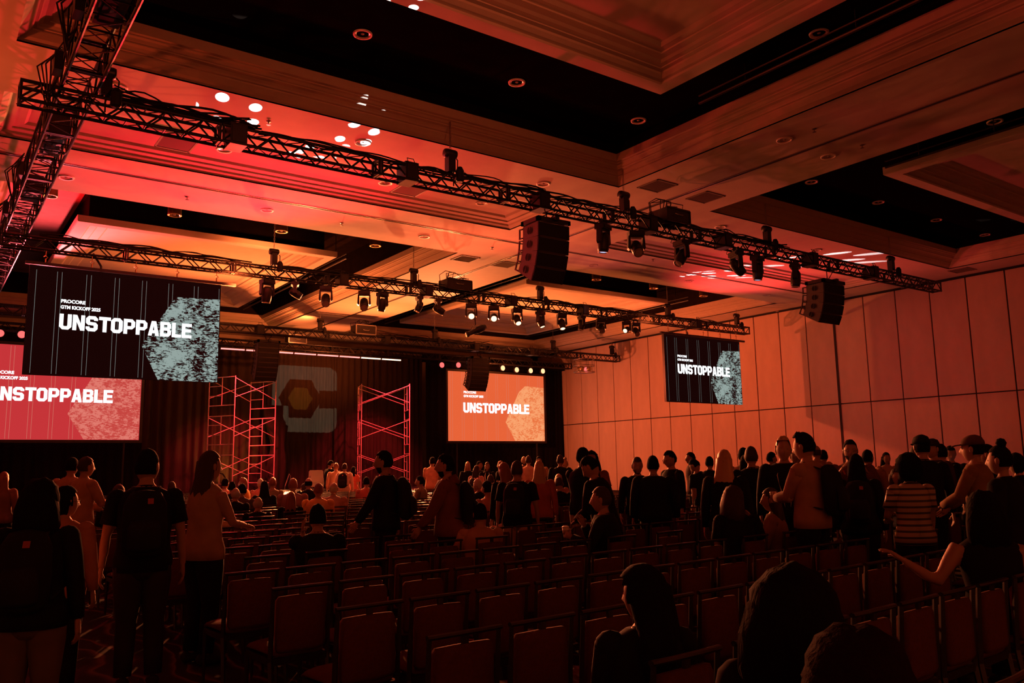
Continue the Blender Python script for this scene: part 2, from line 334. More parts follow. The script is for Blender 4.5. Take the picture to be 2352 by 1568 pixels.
# air-wall tracks in the soffit
def track(a, b):
    x0, y0 = a; x1, y1 = b; mb = MB(); e = .05 if x0 == x1 else 0; g = .05 if y0 == y1 else 0
    for s in (-1, 1):
        mb.box((min(x0, x1)+s*e-(.012 if e else 0), min(y0, y1)+s*g-(.012 if g else 0), ZC-.012), (max(x0, x1)+s*e+(.012 if e else 0), max(y0, y1)+s*g+(.012 if g else 0), ZC+.002))
    mb2 = MB().box((min(x0, x1)-(.035 if e else 0), min(y0, y1)-(.035 if g else 0), ZC-.004), (max(x0, x1)+(.035 if e else 0), max(y0, y1)+(.035 if g else 0), ZC+.002))
    return mb, mb2
for n, (a, b) in enumerate((((16.15, YN), (16.15, YF)), ((XL, 20.75), (XR, 20.75)))):
    m1, m2 = track(a, b); o = struct('trim_%d' % (n+1), m1, M['track']); m2.build('track_slot', M['slot'], o)
# vents
def vent(px, py, s=.75):
    q = at(px, py, 2, ZC); mb = MB(); x, y = q[0], q[1]; h = s/2
    o = thing('ceiling_vent', '', 'vent', (x, y, ZC))
    f = MB()
    for a, b in (((-h, -h), (h, -h+.04)), ((-h, h-.04), (h, h)), ((-h, -h), (-h+.04, h)), ((h-.04, -h), (h, h))): f.box((*a, -.015), (*b, 0))
    f.build('frame', M['vent'], o); sl = MB()
    for i in range(9):
        y0 = -h+.06+i*(s-.12)/9; sl.add([(-h+.04, y0, -.002), (h-.04, y0, -.002), (h-.04, y0+.06, -.013), (-h+.04, y0+.06, -.013)], [(0, 1, 2, 3)])
    sl.build('louvre', M['vent'], o, kind='stuff'); MB().box((-h, -h, -.003), (h, h, -.001)).build('backing', M['slot'], o); return o
VL = [((1510, 427), 'dark square ceiling vent left of the wall track beside the big coffer corner'), ((1620, 453), 'dark square ceiling vent right of the wall track beside the second coffer'),
 ((1069, 594), 'orange-lit square ceiling vent nearer the left far coffer'), ((1160, 607), 'orange-lit square ceiling vent just left of the big hanging speaker'),
 ((2210, 620), 'low ceiling vent above the right wall near the truss end'), ((940, 437), 'pale square vent in the ceiling tray behind the front truss hoist'), ((405, 330), 'pale square vent in the ceiling tray below the left cable bundle')]
for (a, l) in VL: vent(*a)['label'] = l
# right wall: panels of the folding wall
PW = 1.45; Y0 = 38.54; ZM = 2.398+H
wr = MB().box((XR+.06, YN, 0), (XR+.3, YF, ZC)).build('wall_right', M['seam']); wr['kind'] = 'structure'
def wpan(z0, z1, w_):
    mb = MB(); b = .012; mb.add([(0, b, z0+b), (0, w_-b, z0+b), (0, w_-b, z1-b), (0, b, z1-b), (.03, 0, z0), (.03, w_, z0), (.03, w_, z1), (.03, 0, z1)],
      [(0, 3, 2, 1), (0, 1, 5, 4), (1, 2, 6, 5), (2, 3, 7, 6), (3, 0, 4, 7)]); return mb.mesh('wall_panel', M['panel'])
lo, hi = wpan(.12, ZM-.018, PW-.035), wpan(ZM+.018, ZC-.07, PW-.035)
k = -3
while Y0-PW*k > -2:
    y = Y0-PW*(k+1); off = .03 if k % 12 == 0 else 0
    for me in (lo, hi): inst('wall_panel', me, wr, (XR, y+.0175, 0))
    k += 1
struct('baseboard_right', MB().box((XR-.02, YN, 0), (XR+.06, YF, .12)), M['seam'])
yk = Y0-PW*12
MB().box((XR-.03, yk-.05, .1), (XR+.06, yk+.05, ZC-.05)).build('panel_post', M['seam'], wr)
tr3 = struct('trim_3', MB().box((XR-.10, YN, ZC-.06), (XR+.05, YF, ZC-.002)), M['slot'])
for y in (33.4, 30.2, 28.3, 24.0, 21.5, 11.2, 17.8): MB().cbox((XR-.11, y, ZC-.035), (.02, .16, .03)).build('track_roller', M['chrome'], tr3)
# downlights
def dl_proto(kind):
    o = thing('recessed_downlight' if kind == 'r' else 'cylinder_downlight', '', 'ceiling light')
    if kind == 'r':
        MB().lathe([(.13, .0), (.135, -.02), (.175, -.025), (.18, 0)], n=24).build('trim_ring', M['trimw'], o, True)
        MB().lathe([(.13, -.004), (.115, .0), (.07, .008), (.0, .012)], n=20).build('reflector', M['refl'], o, True)
        MB().lathe([(.0, -.012), (.03, -.008), (.04, .01)], n=12).build('lamp', M['lens'], o, True)
    else:
        MB().lathe([(.0, .30), (.19, .30), (.19, .02), (.20, 0), (.165, 0), (.16, .04)], n=24).build('housing', M['brass'], o, True); MB().lathe([(.09, .29), (.09, 1.06)], n=12).build('stem', M['slot'], o, True)
        MB().lathe([(.165, .01), (.12, .07), (.0, .09)], n=20).build('reflector', M['refl'], o, True)
        MB().lathe([(.0, .0), (.03, .01), (.04, .06), (.0, .08)], n=12).build('lamp', M['lens'], o, True)
    return o
RD, CD = dl_proto('r'), dl_proto('c')
first = {'r': True, 'c': True}
def downlight(kind, x, y, z, label):
    P = RD if kind == 'r' else CD
    if first[kind]: first[kind] = False; P.location = (x, y, z); P['label'] = label; return P
    return dup(P, (x, y, z), 0, label)
for i, x in enumerate((5.9, 9.25, 12.6)): downlight('r', x*1.038, 12.5*1.038, ZC+.80, 'round recessed downlight in the dark coffer overhead, %s from the left' % ORD[i])
downlight('r', 13.1, 8.25, ZC+.80, 'round recessed downlight in the dark strip right of the overhead panel')
for i, x in enumerate((19.5, 22.8, 26.15, 29.4)): downlight('r', x*1.038, 12.85*1.038, ZC+.80, 'round recessed downlight in the right dark coffer, %s from the left' % ORD[i])
downlight('r', 20.2, 8.35, ZC+.80, 'round recessed downlight at the right frame edge above the pipe rail')
for i, x in enumerate((2.55, 5.8, 9.05, 12.35)): downlight('c', x, 25.0, ZC+.45, 'brass can downlight in the left far coffer behind the near edge, %s from the left' % ORD[i])
for i, x in enumerate((22.4, 25.7, 28.9)): downlight('c', x, 25.0, ZC+.45, 'brass can downlight in the right far coffer, %s from the left' % ORD[i])
SD = [(270, 200, 'beside the crossing of the two trusses at upper left'), (833, 327, 'beside the white light spots above the front truss'), (1248, 422, 'above the first big hanging speaker'),
 (613, 482, 'in the red ceiling left of the second truss hoist'), (152, 407, 'right of the left truss in the red ceiling'), (515, 343, 'just under the left end of the front truss'), (885, 419, 'under the middle of the front truss'),
 (1107, 466, 'under the front truss near the tray corner'), (974, 543, 'near the corner of the left far coffer'), (1802, 321, 'left of the depth track between the coffers'), (1903, 359, 'right of the depth track between the coffers'),
 (1655, 521, 'right of the flight case on the front truss'), (1362, 609, 'right of the first big hanging speaker'), (1583, 645, 'beside the streaks of white light'), (1760, 677, 'left of the second hanging speaker'), (1875, 574, 'behind the white streaks near the right hoist')]
for a, b, l in SD:
    q = at(a, b, 2, ZC); z = ZC
    if 17.9 < q[1] < 19: z = ZC+.24; q = at(a, b, 2, z)
    downlight('r', q[0], q[1], z, 'round recessed downlight '+l)
# sprinklers
sp = None
for i, (a, b, l) in enumerate([(617, 279, 'in the red ceiling above the cable bundle'), (430, 452, 'above the left far coffer edge'), (785, 512, 'right of the wall track middle'), (1130, 568, 'left of the big hanging speaker'), (1870, 296, 'above the upper depth track'), (1980, 333, 'below the depth track at right'), (1410, 480, 'behind the middle front hoist'), (1500, 595, 'behind the moving heads')]):
    q = at(a, b, 2, ZC); lab = 'small ceiling sprinkler head '+l
    if sp is None:
        sp = thing('sprinkler_head', lab, 'sprinkler', (q[0], q[1], ZC)); MB().lathe([(.05, 0), (.05, -.01), (.015, -.02), (.012, -.06)], n=10).build('stem', M['chrome'], sp); MB().lathe([(0, -.065), (.045, -.07), (.045, -.075), (0, -.08)], n=10).build('deflector', M['chrome'], sp)
    else: dup(sp, (q[0], q[1], ZC), 0, lab)
# pipe rails in the coffers
def rail(a, b, z, label, drops=6):
    o = thing('pipe_rail', label, 'pipe', (a[0], a[1], z)); d = Vector((b[0]-a[0], b[1]-a[1], 0))
    MB().tube([(0, 0, 0), d], .035, 8).build('pipe', M['iron'], o); MB().tube([(0, 0, .16), d+Vector((0, 0, .16))], .02, 6).build('conduit', M['iron'], o)
    h = MB()
    for i in range(drops):
        p = d*((i+.5)/drops); MB().tube([p+Vector((0, 0, -.03)), p+Vector((0, 0, ZC+(1.5 if a[1] > 20 else .80)-z))], .012, 5).build('drop_rod', M['iron'], o)
rail((19.75, 25.6), (19.75, 38.8), ZI+.05, 'black pipe rail along the left side of the right far ceiling panel', 8)
rail((29.0, 26.0), (29.0, 38.8), ZI+.05, 'black pipe rail along the right side of the right far ceiling panel', 8)
rail((12.2, 27.0), (12.2, 38.5), ZI+.05, 'black pipe rail along the right side of the left far ceiling panel', 6)
rail((20.0, 2.0), (20.0, 11.0), ZI+.05, 'black pipe rail beside the ceiling panel at the right frame edge', 5)
rail((12.9, -1.0), (12.9, 11.0), ZI+.02, 'thin pipe rail in the dark strip beside the overhead panel', 5)
# ================================================================== TRUSSES
def truss_section(L, s):
    "one section along local x, cross-section s, bottom at z=0, near face at y=0"
    r = .031; out = {}
    ch = MB().tube([(0, 0, 0), (L, 0, 0)], r, 8).mesh('chord', M['metal'])
    n = max(2, int(round(L/(s*1.05)))); st = L/n
    def lat(p, q):
        mb = MB()
        if p[2] == q[2]:
            for i in range(n+1): mb.tube([Vector(p)+Vector((min(max(i*st, .03), L-.03), 0, 0)), Vector(q)+Vector((min(max(i*st, .03), L-.03), 0, 0))], .013, 5, False)
            for i in range(n): mb.tube([Vector(p if i % 2 == 0 else q)+Vector((i*st, 0, 0)), Vector(q if i % 2 == 0 else p)+Vector(((i+1)*st, 0, 0))], .010, 5, False)
            return mb.mesh('lattice', M['metal'])
        for i in range(n):
            a = Vector(p if i % 2 == 0 else q)+Vector((i*st, 0, 0)); b = Vector(q if i % 2 == 0 else p)+Vector(((i+1)*st, 0, 0)); mb.tube([a, b], .018, 5, False)
        return mb.mesh('lattice', M['metal'])
    c = [(0, 0), (s, 0), (0, s), (s, s)]  # (y,z)
    lats = [lat((0, 0, 0), (0, 0, s)), lat((0, s, 0), (0, s, s)), lat((0, 0, 0), (0, s, 0)), lat((0, s, s), (0, 0, s))]
    fr = MB()
    for x in (.02,):
        for (a, b) in ((0, 1), (1, 3), (3, 2), (2, 0)): fr.box((x-.02, min(c[a][0], c[b][0])-.02, min(c[a][1], c[b][1])-.02), (x+.02, max(c[a][0], c[b][0])+.02, max(c[a][1], c[b][1])+.02))
    frm = fr.mesh('end_frame', M['metal']); return ch, c, lats, frm
def truss(label, x0, x1, y, z, s=.30, along='x', secL=3.05):
    o = thing('lighting_truss', label, 'truss', (x0, y, z) if along == 'x' else (y, x0, z), 0 if along == 'x' else PI/2)
    T = x1-x0; n = max(1, int(round(T/secL))); L = T/n; ch, c, lats, frm = truss_section(L-.02, s)
    for i in range(n):
        e = bpy.data.objects.new('truss_section', None); C.objects.link(e); e.parent = o; e.location = (i*L, 0, 0); e.empty_display_size = .1
        for (yy, zz) in c: inst('chord', ch, e, (0, yy, zz))
        for l in lats: inst('lattice', l, e)
        inst('end_frame', frm, e); inst('end_frame', frm, e, (L-.06, 0, 0))
    return o
ZT = 5.8+H
truss('black box truss across the top of the hall, nearest the camera', .95, 29.1, 14.35, ZT)
truss('black box truss carrying the row of moving heads and side screens', -1.5, 31.1, 24.25, ZT)
truss('amber-lit box truss behind the two screens, in front of the stage', -3, 32.9, 34.9, ZT, .32)
truss('heavy black box truss running in depth at the upper left', 2.0, 34, 2.02, ZT+.34, .5, 'y', 2.9)
truss('dark lighting truss over the stage drape carrying the glowing lamps', -2, 32.6, 38.9, 5.78+H, .3)
# corner blocks where trusses join (black boxes wrapped round the truss)
def block(x, y, label, s=.36, h=.40, w=.30):
    o = thing('junction_box', label, 'electrical box', (x, y, ZT-.03))
    MB().box((-w/2, -.04, 0), (w/2, s, h)).build('housing', M['metal'], o); MB().box((-w/2+.03, -.055, .05), (w/2-.03, -.04, h-.05)).build('cover', M['iron'], o)
    MB().tube([(-w/4, 0, h), (-w/4, .05, h+.10), (w/4, .05, h+.10), (w/4, 0, h)], .01, 5).build('handle', M['iron'], o)
for px, y, l in ((547, 14.35, 'black box on the front truss below the white light spots'), (945, 14.35, 'black box on the front truss left of the middle hoist'), (1250, 14.35, 'black box on the front truss above the big speaker'), (1500, 14.35, 'black box on the front truss beside the flight case'), (1672, 14.35, 'black box on the front truss above the tilted moving head'), (1872, 14.35, 'black box on the front truss above the right speaker'), (2012, 14.35, 'black box near the right end of the front truss'),
 (790, 24.25, 'black box on the second truss left of its middle hoist'), (985, 24.25, 'black box on the second truss beside the middle hoist'), (1180, 24.25, 'black box on the second truss over the lit heads'), (1345, 24.25, 'black box on the second truss right of centre'), (1605, 24.25, 'black box on the second truss above the right screen'),
 (598, 34.9, 'box on the third truss above the left speaker column'), (890, 34.9, 'box on the third truss right of its flight case'), (1095, 34.9, 'box on the third truss above the right speaker column'), (1222, 34.9, 'box on the third truss right of the speaker column')):
    lo_, hi_ = -5, 40
    for _ in range(40):
        m_ = (lo_+hi_)/2
        if proj((m_, y, ZT))[0] < px: lo_ = m_
        else: hi_ = m_
    block(m_, y, l)
def xfor(px, y, z=ZT):
    lo_, hi_ = -5, 45
    for _ in range(40):
        m_ = (lo_+hi_)/2
        if proj((m_, y, z))[0] < px: lo_ = m_
        else: hi_ = m_
    return m_
# chain hoists
def hoist(px, y, label, zt):
    x = min(xfor(px, y), 32.4); o = thing('chain_hoist', label, 'hoist', (x, y+.15, ZT+.3))
    MB().cbox((0, 0, .30), (.17, .17, .40)).build('motor', M['iron'], o); MB().lathe([(0, -.14), (.09, -.14), (.10, -.1), (.10, .1), (.09, .14), (0, .14)], (0, 0, .52), 14, Matrix.Rotation(PI/2, 3, 'Y')).build('gear_housing', M['iron'], o, True)
    MB().tube([(.12, .02, .5), (.2, .02, .42), (.18, 0, .1), (.1, 0, 0)], .014, 5).build('power_cable', M['cable'], o)
    sl = MB().tube([(0, 0, .12), (-.22, -.1, -.02)], .016, 5); sl.tube([(0, 0, .12), (.22, .1, -.02)], .016, 5); sl.tube([(-.02, -.16, -.25), (-.02, -.16, .1), (0, 0, .15)], .014, 5); sl.build('sling', M['cable'], o)
    MB().lathe([(.05, .08), (.09, .0), (.09, -.22), (.06, -.25), (.0, -.25)], (.14, -.16, .12), 10).build('chain_bag', M['cable'], o)
    mb = MB(); top = zt-ZT-.36; n = int((top-.6)/.07)
    for i in range(n):
        z = .6+i*.07; a = (i % 2)*PI/2; cx, cy = math.cos(a)*.016, math.sin(a)*.016
        mb.tube([(-cx, -cy, z), (-cx, -cy, z+.08)], .006, 4, False); mb.tube([(cx, cy, z), (cx, cy, z+.08)], .006, 4, False)
    mb.build('chain', M['chrome'], o)
ZD = ZC+.80
for px, y, l, z in ((1043, 14.35, 'chain hoist on the front truss under the big dark coffer', ZD), (1445, 14.35, 'chain hoist on the front truss left of the flight case', ZD), (1775, 14.35, 'chain hoist on the front truss left of the right speaker', ZD), (2060, 14.35, 'chain hoist near the right end of the front truss', ZD),
 (632, 24.25, 'chain hoist on the second truss right of the large screen', ZD), (955, 24.25, 'chain hoist in the middle of the second truss', ZD), (1247, 24.25, 'chain hoist on the second truss under the big hanging speaker', ZD), (1541, 24.25, 'chain hoist on the second truss left of the small screen', ZD), (1700, 24.25, 'chain hoist at the right end of the second truss', ZC),
 (738, 34.9, 'amber-lit chain hoist on the third truss, leftmost', ZD), (1002, 34.9, 'dark chain hoist on the third truss below the far coffer', ZD), (1275, 34.9, 'amber-lit chain hoist on the third truss above the wire cage', ZD), (1434, 34.9, 'small dark hoist at the right end of the third truss', ZC)):
    hoist(px, y, l, ZC+1.5 if (y > 20 and z > ZC) else z)
o = hoist(243, 14.35, 'chain hoist with hanging cables where the depth truss crosses the front truss', ZD)
# flight cases on the trusses
def case(px, y, label, w_=.85, h_=.34, yo=0):
    x = xfor(px, y); o = thing('flight_case', label, 'case', (x, y+.15, (ZT if y < 38 else 5.78+H)+.325))
    MB().box((-w_/2, -.28, 0), (w_/2, .28, h_)).build('shell', M['case'], o); e = MB()
    for a in (-1, 1):
        for b in (-1, 1):
            e.box((a*w_/2-.02, b*.28-.02, 0), (a*w_/2+.02, b*.28+.02, h_)); e.box((-w_/2, b*.28-.02, (a+1)/2*h_-.02), (w_/2, b*.28+.02, (a+1)/2*h_+.02))
    e.build('edge_trim', M['alu' if y > 30 else 'iron'], o); MB().tube([(-.15, -.30, .2), (-.1, -.34, .17), (.1, -.34, .17), (.15, -.30, .2)], .012, 6).build('handle', M['alu'], o)
    for k in range(7):
        random.seed(px+k); a = random.uniform(-w_/2, w_/2); b = random.uniform(-w_/2-.3, w_/2); hh = random.uniform(.08, .3)
        MB().tube([(a, -.1, h_), (a+.04, -.12, h_+hh), ((a+b)/2, 0, h_+hh*1.2), (b, .05, h_+hh*.6), (b+.1, .1, 0)], .013, 5).build('cable', M['cable'], o)
case(1552, 14.35, 'flight case on the front truss with cables looping over it'); case(1052, 24.25, 'flight case on the second truss behind a tangle of cables', 1.0)
case(838, 34.9, 'amber-lit flight case on the third truss', 1.0, .42); case(681, 38.9, 'small amber-lit case on the stage truss', .9, .4)
# cable bundles lying on the trusses
def smooth(P_, k=4):
    P_ = [Vector(p) for p in P_]; out = []
    for i in range(len(P_)-1):
        a, b, c, d = P_[max(i-1, 0)], P_[i], P_[i+1], P_[min(i+2, len(P_)-1)]
        for j in range(k):
            t = j/k; out.append(.5*((2*b)+(c-a)*t+(2*a-5*b+4*c-d)*t*t+(3*b-a-3*c+d)*t*t*t))
    return out+[P_[-1]]
def bundle(x0, x1, y, label, z=None, n=6, amp=.06, seed=1):
    random.seed(seed); z = z or ZT+.33; o = thing('cable_bundle', label, 'cables', (x0, y, z))
    for k in range(n):
        pts = []; x = 0; L = x1-x0
        while x < L: pts.append((x, random.uniform(.02, .28), abs(random.gauss(0, amp))+k*.008)); x += random.uniform(.45, 1.0)
        MB().tube(smooth(pts, 4), random.uniform(.012, .022), 5).build('cable', M['cable'], o)
bundle(2.3, 5.0, 14.35, 'thick black cable loops heaped on the left end of the front truss', n=12, amp=.10, seed=3)
bundle(4.8, 9.2, 14.35, 'black cables along the top of the front truss left of the first hoist', n=4, amp=.03, seed=4)
bundle(9.2, 14.0, 14.35, 'black cables on the front truss between the first two hoists', n=7, amp=.06, seed=5)
bundle(14.3, 20.6, 14.35, 'messy black cables on the front truss above its moving heads', n=7, amp=.07, seed=6)
bundle(2.3, 8.0, 24.25, 'black cables on the second truss above the large screen', n=7, amp=.07, seed=7)
bundle(8.8, 15.4, 24.25, 'black cables on the second truss left of its flight case', n=6, amp=.05, seed=8)
bundle(16, 29.5, 24.25, 'black cables along the right half of the second truss', n=5, amp=.04, seed=9)
bundle(16, 24, 34.9, 'cables along the middle of the third truss', n=6, amp=.07, seed=10)
# loops of cable hanging along the depth truss
random.seed(11)
for i, (y, l) in enumerate(((11.6, 'cable loops hanging off the depth truss near the top frame edge'), (13.6, 'cable loops hanging beside the truss crossing'), (19.2, 'dimmer box with cables strapped to the depth truss, lit red'), (22.4, 'cable tangle on the depth truss just before the second truss'))):
    o = thing('cable_coil', l, 'cables', (1.45, y, ZT+.3))
    for k in range(5):
        a = random.uniform(0, .6); MB().tube([(0, a, .5), (-.1-.05*k, a+.1, .2), (-.12, a+.3, -.15-.05*k), (.0, a+.5, .1), (.04, a+.6, .5)], .014, 5).build('cable', M['cable'], o)
    MB().cbox((-.05, .3, .2), (.12, .3, .3)).build('junction_box', M['iron'], o)
for y, L_, l in ((9.2, .9, 'dark dimmer box inside the depth truss at the top frame edge'), (11.0, 1.1, 'dark dimmer box inside the depth truss above the coffer corner'), (16.6, 1.4, 'dimmer box inside the depth truss just beyond the front truss'), (20.4, 1.0, 'dimmer box inside the depth truss before the second truss')):
    o = thing('dimmer_box', l, 'electrical box', (1.77, y, ZT+.40)); MB().box((-.17, 0, 0), (.17, L_, .34)).build('housing', M['case'], o); MB().box((-.12, .1, -.012), (.12, L_-.1, 0)).build('panel', M['iron'], o); MB().cbox((0, L_*.5, -.018), (.05, .2, .012)).build('handle', M['chrome'], o)
    MB().tube(smooth([(-.2, -.3, .3), (-.24, .1, -.05), (-.22, L_*.6, .05), (-.24, L_+.3, .3)], 4), .02, 6).build('cable', M['cable'], o); MB().tube(smooth([(.2, -.3, .3), (.25, .2, .0), (.22, L_*.7, -.06), (.2, L_+.2, .3)], 4), .02, 6).build('cable', M['cable'], o)
# ================================================================== MOVING HEADS
def head_mesh(big):
    k = 1.0
    base = MB().box((-.20, -.13, -.13), (.20, .13, 0)); base.box((-.17, -.15, -.10), (.17, .15, -.03))
    yoke = MB()
    for s in (-1, 1): yoke.prism([(s*.21, -.13), (s*.16, -.13), (s*.155, -.45), (s*.19, -.50), (s*.23, -.45)], -.07, .07)
    yoke.box((-.2, -.08, -.18), (.2, .08, -.13))
    clamp = MB()
    for s in (-1, 1): clamp.cbox((s*.1, 0, .05), (.05, .06, .10)); clamp.lathe([(.03, -.03), (.045, -.03), (.045, .03), (.03, .03)], (s*.1, 0, .09), 10, Matrix.Rotation(PI/2, 3, 'Y'))
    hd = MB().lathe([(0, .22), (.09, .21), (.135, .14), (.145, .02), (.15, -.08), (.14, -.20), (.12, -.27), (.115, -.27)], n=18)
    rim = MB().lathe([(.112, -.26), (.128, -.27), (.128, -.285), (.108, -.285), (.105, -.26)], n=18)
    ln = MB().lathe([(.11, -.262), (.08, -.272), (0, -.278)], n=16)
    return base.mesh('base', M['iron']), yoke.mesh('yoke', M['iron']), clamp.mesh('clamp', M['iron']), hd.mesh('head', M['iron'], True), rim.mesh('lens_rim', M['chrome'], True), ln
HB, HY, HC, HH, HR, LN = head_mesh(1)
lens_me = {k: LN.mesh('lens', M[k], True) for k in ('lens', 'headW', 'headB')}
def moving_head(px, y, label, pan, tilt, lens='lens', sc=1.0):
    x = xfor(px, y, ZT-.3); o = thing('moving_head_light', label, 'stage light', (x, y+.02, ZT-.12*sc), pan); o.scale = (sc, sc, sc)
    inst('base', HB, o); inst('clamp', HC, o); yk_ = inst('yoke', HY, o)
    h = inst('head', HH, o, (0, 0, -.42), (tilt, 0, 0)); inst('lens_rim', HR, h); inst('lens', lens_me[lens], h)
    MB().tube([(.15, .1, -.05), (.28, .12, 0), (.2, .1, .15), (0, .05, .2)], .01, 5).build('power_cable', M['cable'], o)
for px, pan, tilt, ln, l in ((1387, .3, .1, 'headB', 'big moving head on the front truss, first right of the speaker'), (1462, -.5, -.8, 'lens', 'big moving head on the front truss with round lens ring facing the camera'), (1567, 1.5, .6, 'lens', 'moving head tilted sideways on the front truss below the flight case'),
  (1692, 1.3, -.8, 'headB', 'moving head on the front truss tilted left with a bluish lens'), (1741, .2, .1, 'headB', 'moving head pointing straight down on the front truss, blue-white lens'), (1828, .5, .1, 'lens', 'moving head next to the right hanging speaker')):
    moving_head(px, 14.35, l, pan, tilt, ln, .97)
T2 = [(614, .2, .1, 'lens', 1.25, 'amber-lit moving head right of the large screen'), (678, 1.2, -.7, 'headW', 1, 'small moving head with narrow lit lens, second on the second truss'), (749, -.4, -.5, 'lens', 1.2, 'dark moving head with a bright lens ring, third on the second truss'), (837, -.45, -.5, 'lens', 1.2, 'dark moving head with a bright lens ring, left of the middle hoist'),
 (879, .2, .2, 'lens', 1.1, 'moving head with glassy front below the left part of the second truss'), (964, 1.3, .3, 'lens', .95, 'slim moving head just right of the middle hoist'), (1007, 1.2, -.7, 'headW', 1.05, 'moving head with oval lit lens right of the middle hoist'), (1083, -.55, -.8, 'headW', 1.2, 'brightly lit moving head facing the camera, left of the lit pair'),
 (1135, -.6, -.8, 'headW', 1.2, 'brightly lit moving head facing the camera, right of the lit pair'), (1188, -.3, -.5, 'headW', 1.15, 'lit moving head pointing down right of the bright pair'), (1242, .3, -.25, 'headW', 1.1, 'lit moving head with a thin bright lens below the fourth hoist'), (1291, -.4, -.3, 'headW', 1.1, 'lit moving head tilted right before the dark pair'),
 (1337, 1.4, .2, 'lens', 1, 'slim dark moving head right of the tilted lit one'), (1381, -.5, -.5, 'lens', 1.1, 'dark round moving head left of the last pair'), (1440, -1.1, -.8, 'headW', 1, 'lit moving head of the last pair on the second truss'), (1461, -.4, -.5, 'lens', 1.05, 'dark moving head, rightmost under the second truss')]
for px, pan, tilt, ln, sc, l in T2: moving_head(px, 24.25, l, pan, tilt*1.5, ln, sc*.80)
# profile spot hanging on a drop arm
x = xfor(1100, 24.25); o = thing('profile_spotlight', 'black profile spotlight on a drop arm between the two bright heads', 'stage light', (x, 24.4, ZT-.1))
MB().tube([(-.1, 0, .12), (-.08, 0, -.5), (-.05, 0, -.75)], .02, 6).build('drop_arm', M['iron'], o)
r_ = Matrix.Rotation(1.15, 3, 'Y'); MB().lathe([(0, .45), (.09, .44), (.13, .3), (.13, .05), (.09, 0), (.09, -.35), (.11, -.38), (.10, -.42), (0, -.42)], (-.05, 0, -.95), 14, r_).build('barrel', M['iron'], o, True)
MB().tube([(-.2, .1, -.9), (-.05, .16, -.72), (.12, .1, -.95)], .012, 5).build('yoke', M['iron'], o)
# lamps on the stage truss
def par(px, py, label, mm):
    q = at(px, py, 1, 38.82); o = thing('round_stage_lamp', label, 'stage light', (q[0], q[1], q[2]))
    MB().lathe([(0, .22), (.11, .21), (.15, .1), (.16, 0)], n=16, rot=Matrix.Rotation(-PI/2, 3, 'X')).build('housing', M['iron'], o, True)
    MB().lathe([(.15, -.005), (.08, -.03), (0, -.035)], n=16, rot=Matrix.Rotation(-PI/2, 3, 'X')).build('lens', M[mm], o, True)
    MB().tube([(-.17, .06, 0), (-.17, .06, .2), (0, .06, .26), (.17, .06, .2), (.17, .06, 0)], .012, 6).tube([(0, .06, .25), (0, .12, 7.47-q[2])], .02, 6).build('bracket', M['iron'], o)
for a, b, l, mm in ((0, 765, 'glowing red stage lamp at the left frame edge', 'parR'), (50, 768, 'glowing red stage lamp beside the large screen', 'parR'), (1015, 838, 'red stage lamp over the right stage screen, leftmost', 'parR'), (1053, 838, 'red stage lamp over the right stage screen, second', 'parR'), (1090, 842, 'red stage lamp half behind the right speaker column', 'parR'),
  (1155, 845, 'orange stage lamp just right of the speaker column', 'parO'), (1187, 849, 'orange stage lamp, second right of the speaker column', 'parO'), (1219, 851, 'orange stage lamp, third right of the speaker column', 'parO'), (1247, 852, 'orange stage lamp at the right end of the row', 'parO')): par(a, b, l, mm)
# LED battens over the drape
random.seed(2); bx0, bx1 = 11.3, 20.8; n = 8
for i in range(n):
    a = bx0+(bx1-bx0)*i/n; b = bx0+(bx1-bx0)*(i+1)/n-.04; z = 7.22-.0*i
    o = thing('led_batten', 'glowing red-white light bar over the drape, %s from the left' % ORD[i], 'stage light', (a, 38.86, z)); MB().box((0, 0, .02), (b-a, .09, .12)).build('housing', M['iron'], o)
    MB().tube([((b-a)/2, .05, .1), ((b-a)/2, .05, .24)], .02, 6).build('bracket', M['iron'], o)
    MB().box((.02, -.012, .02), (b-a-.02, .08, .075)).build('diffuser', M['ledyel' if i > 5 else 'ledred'], o)
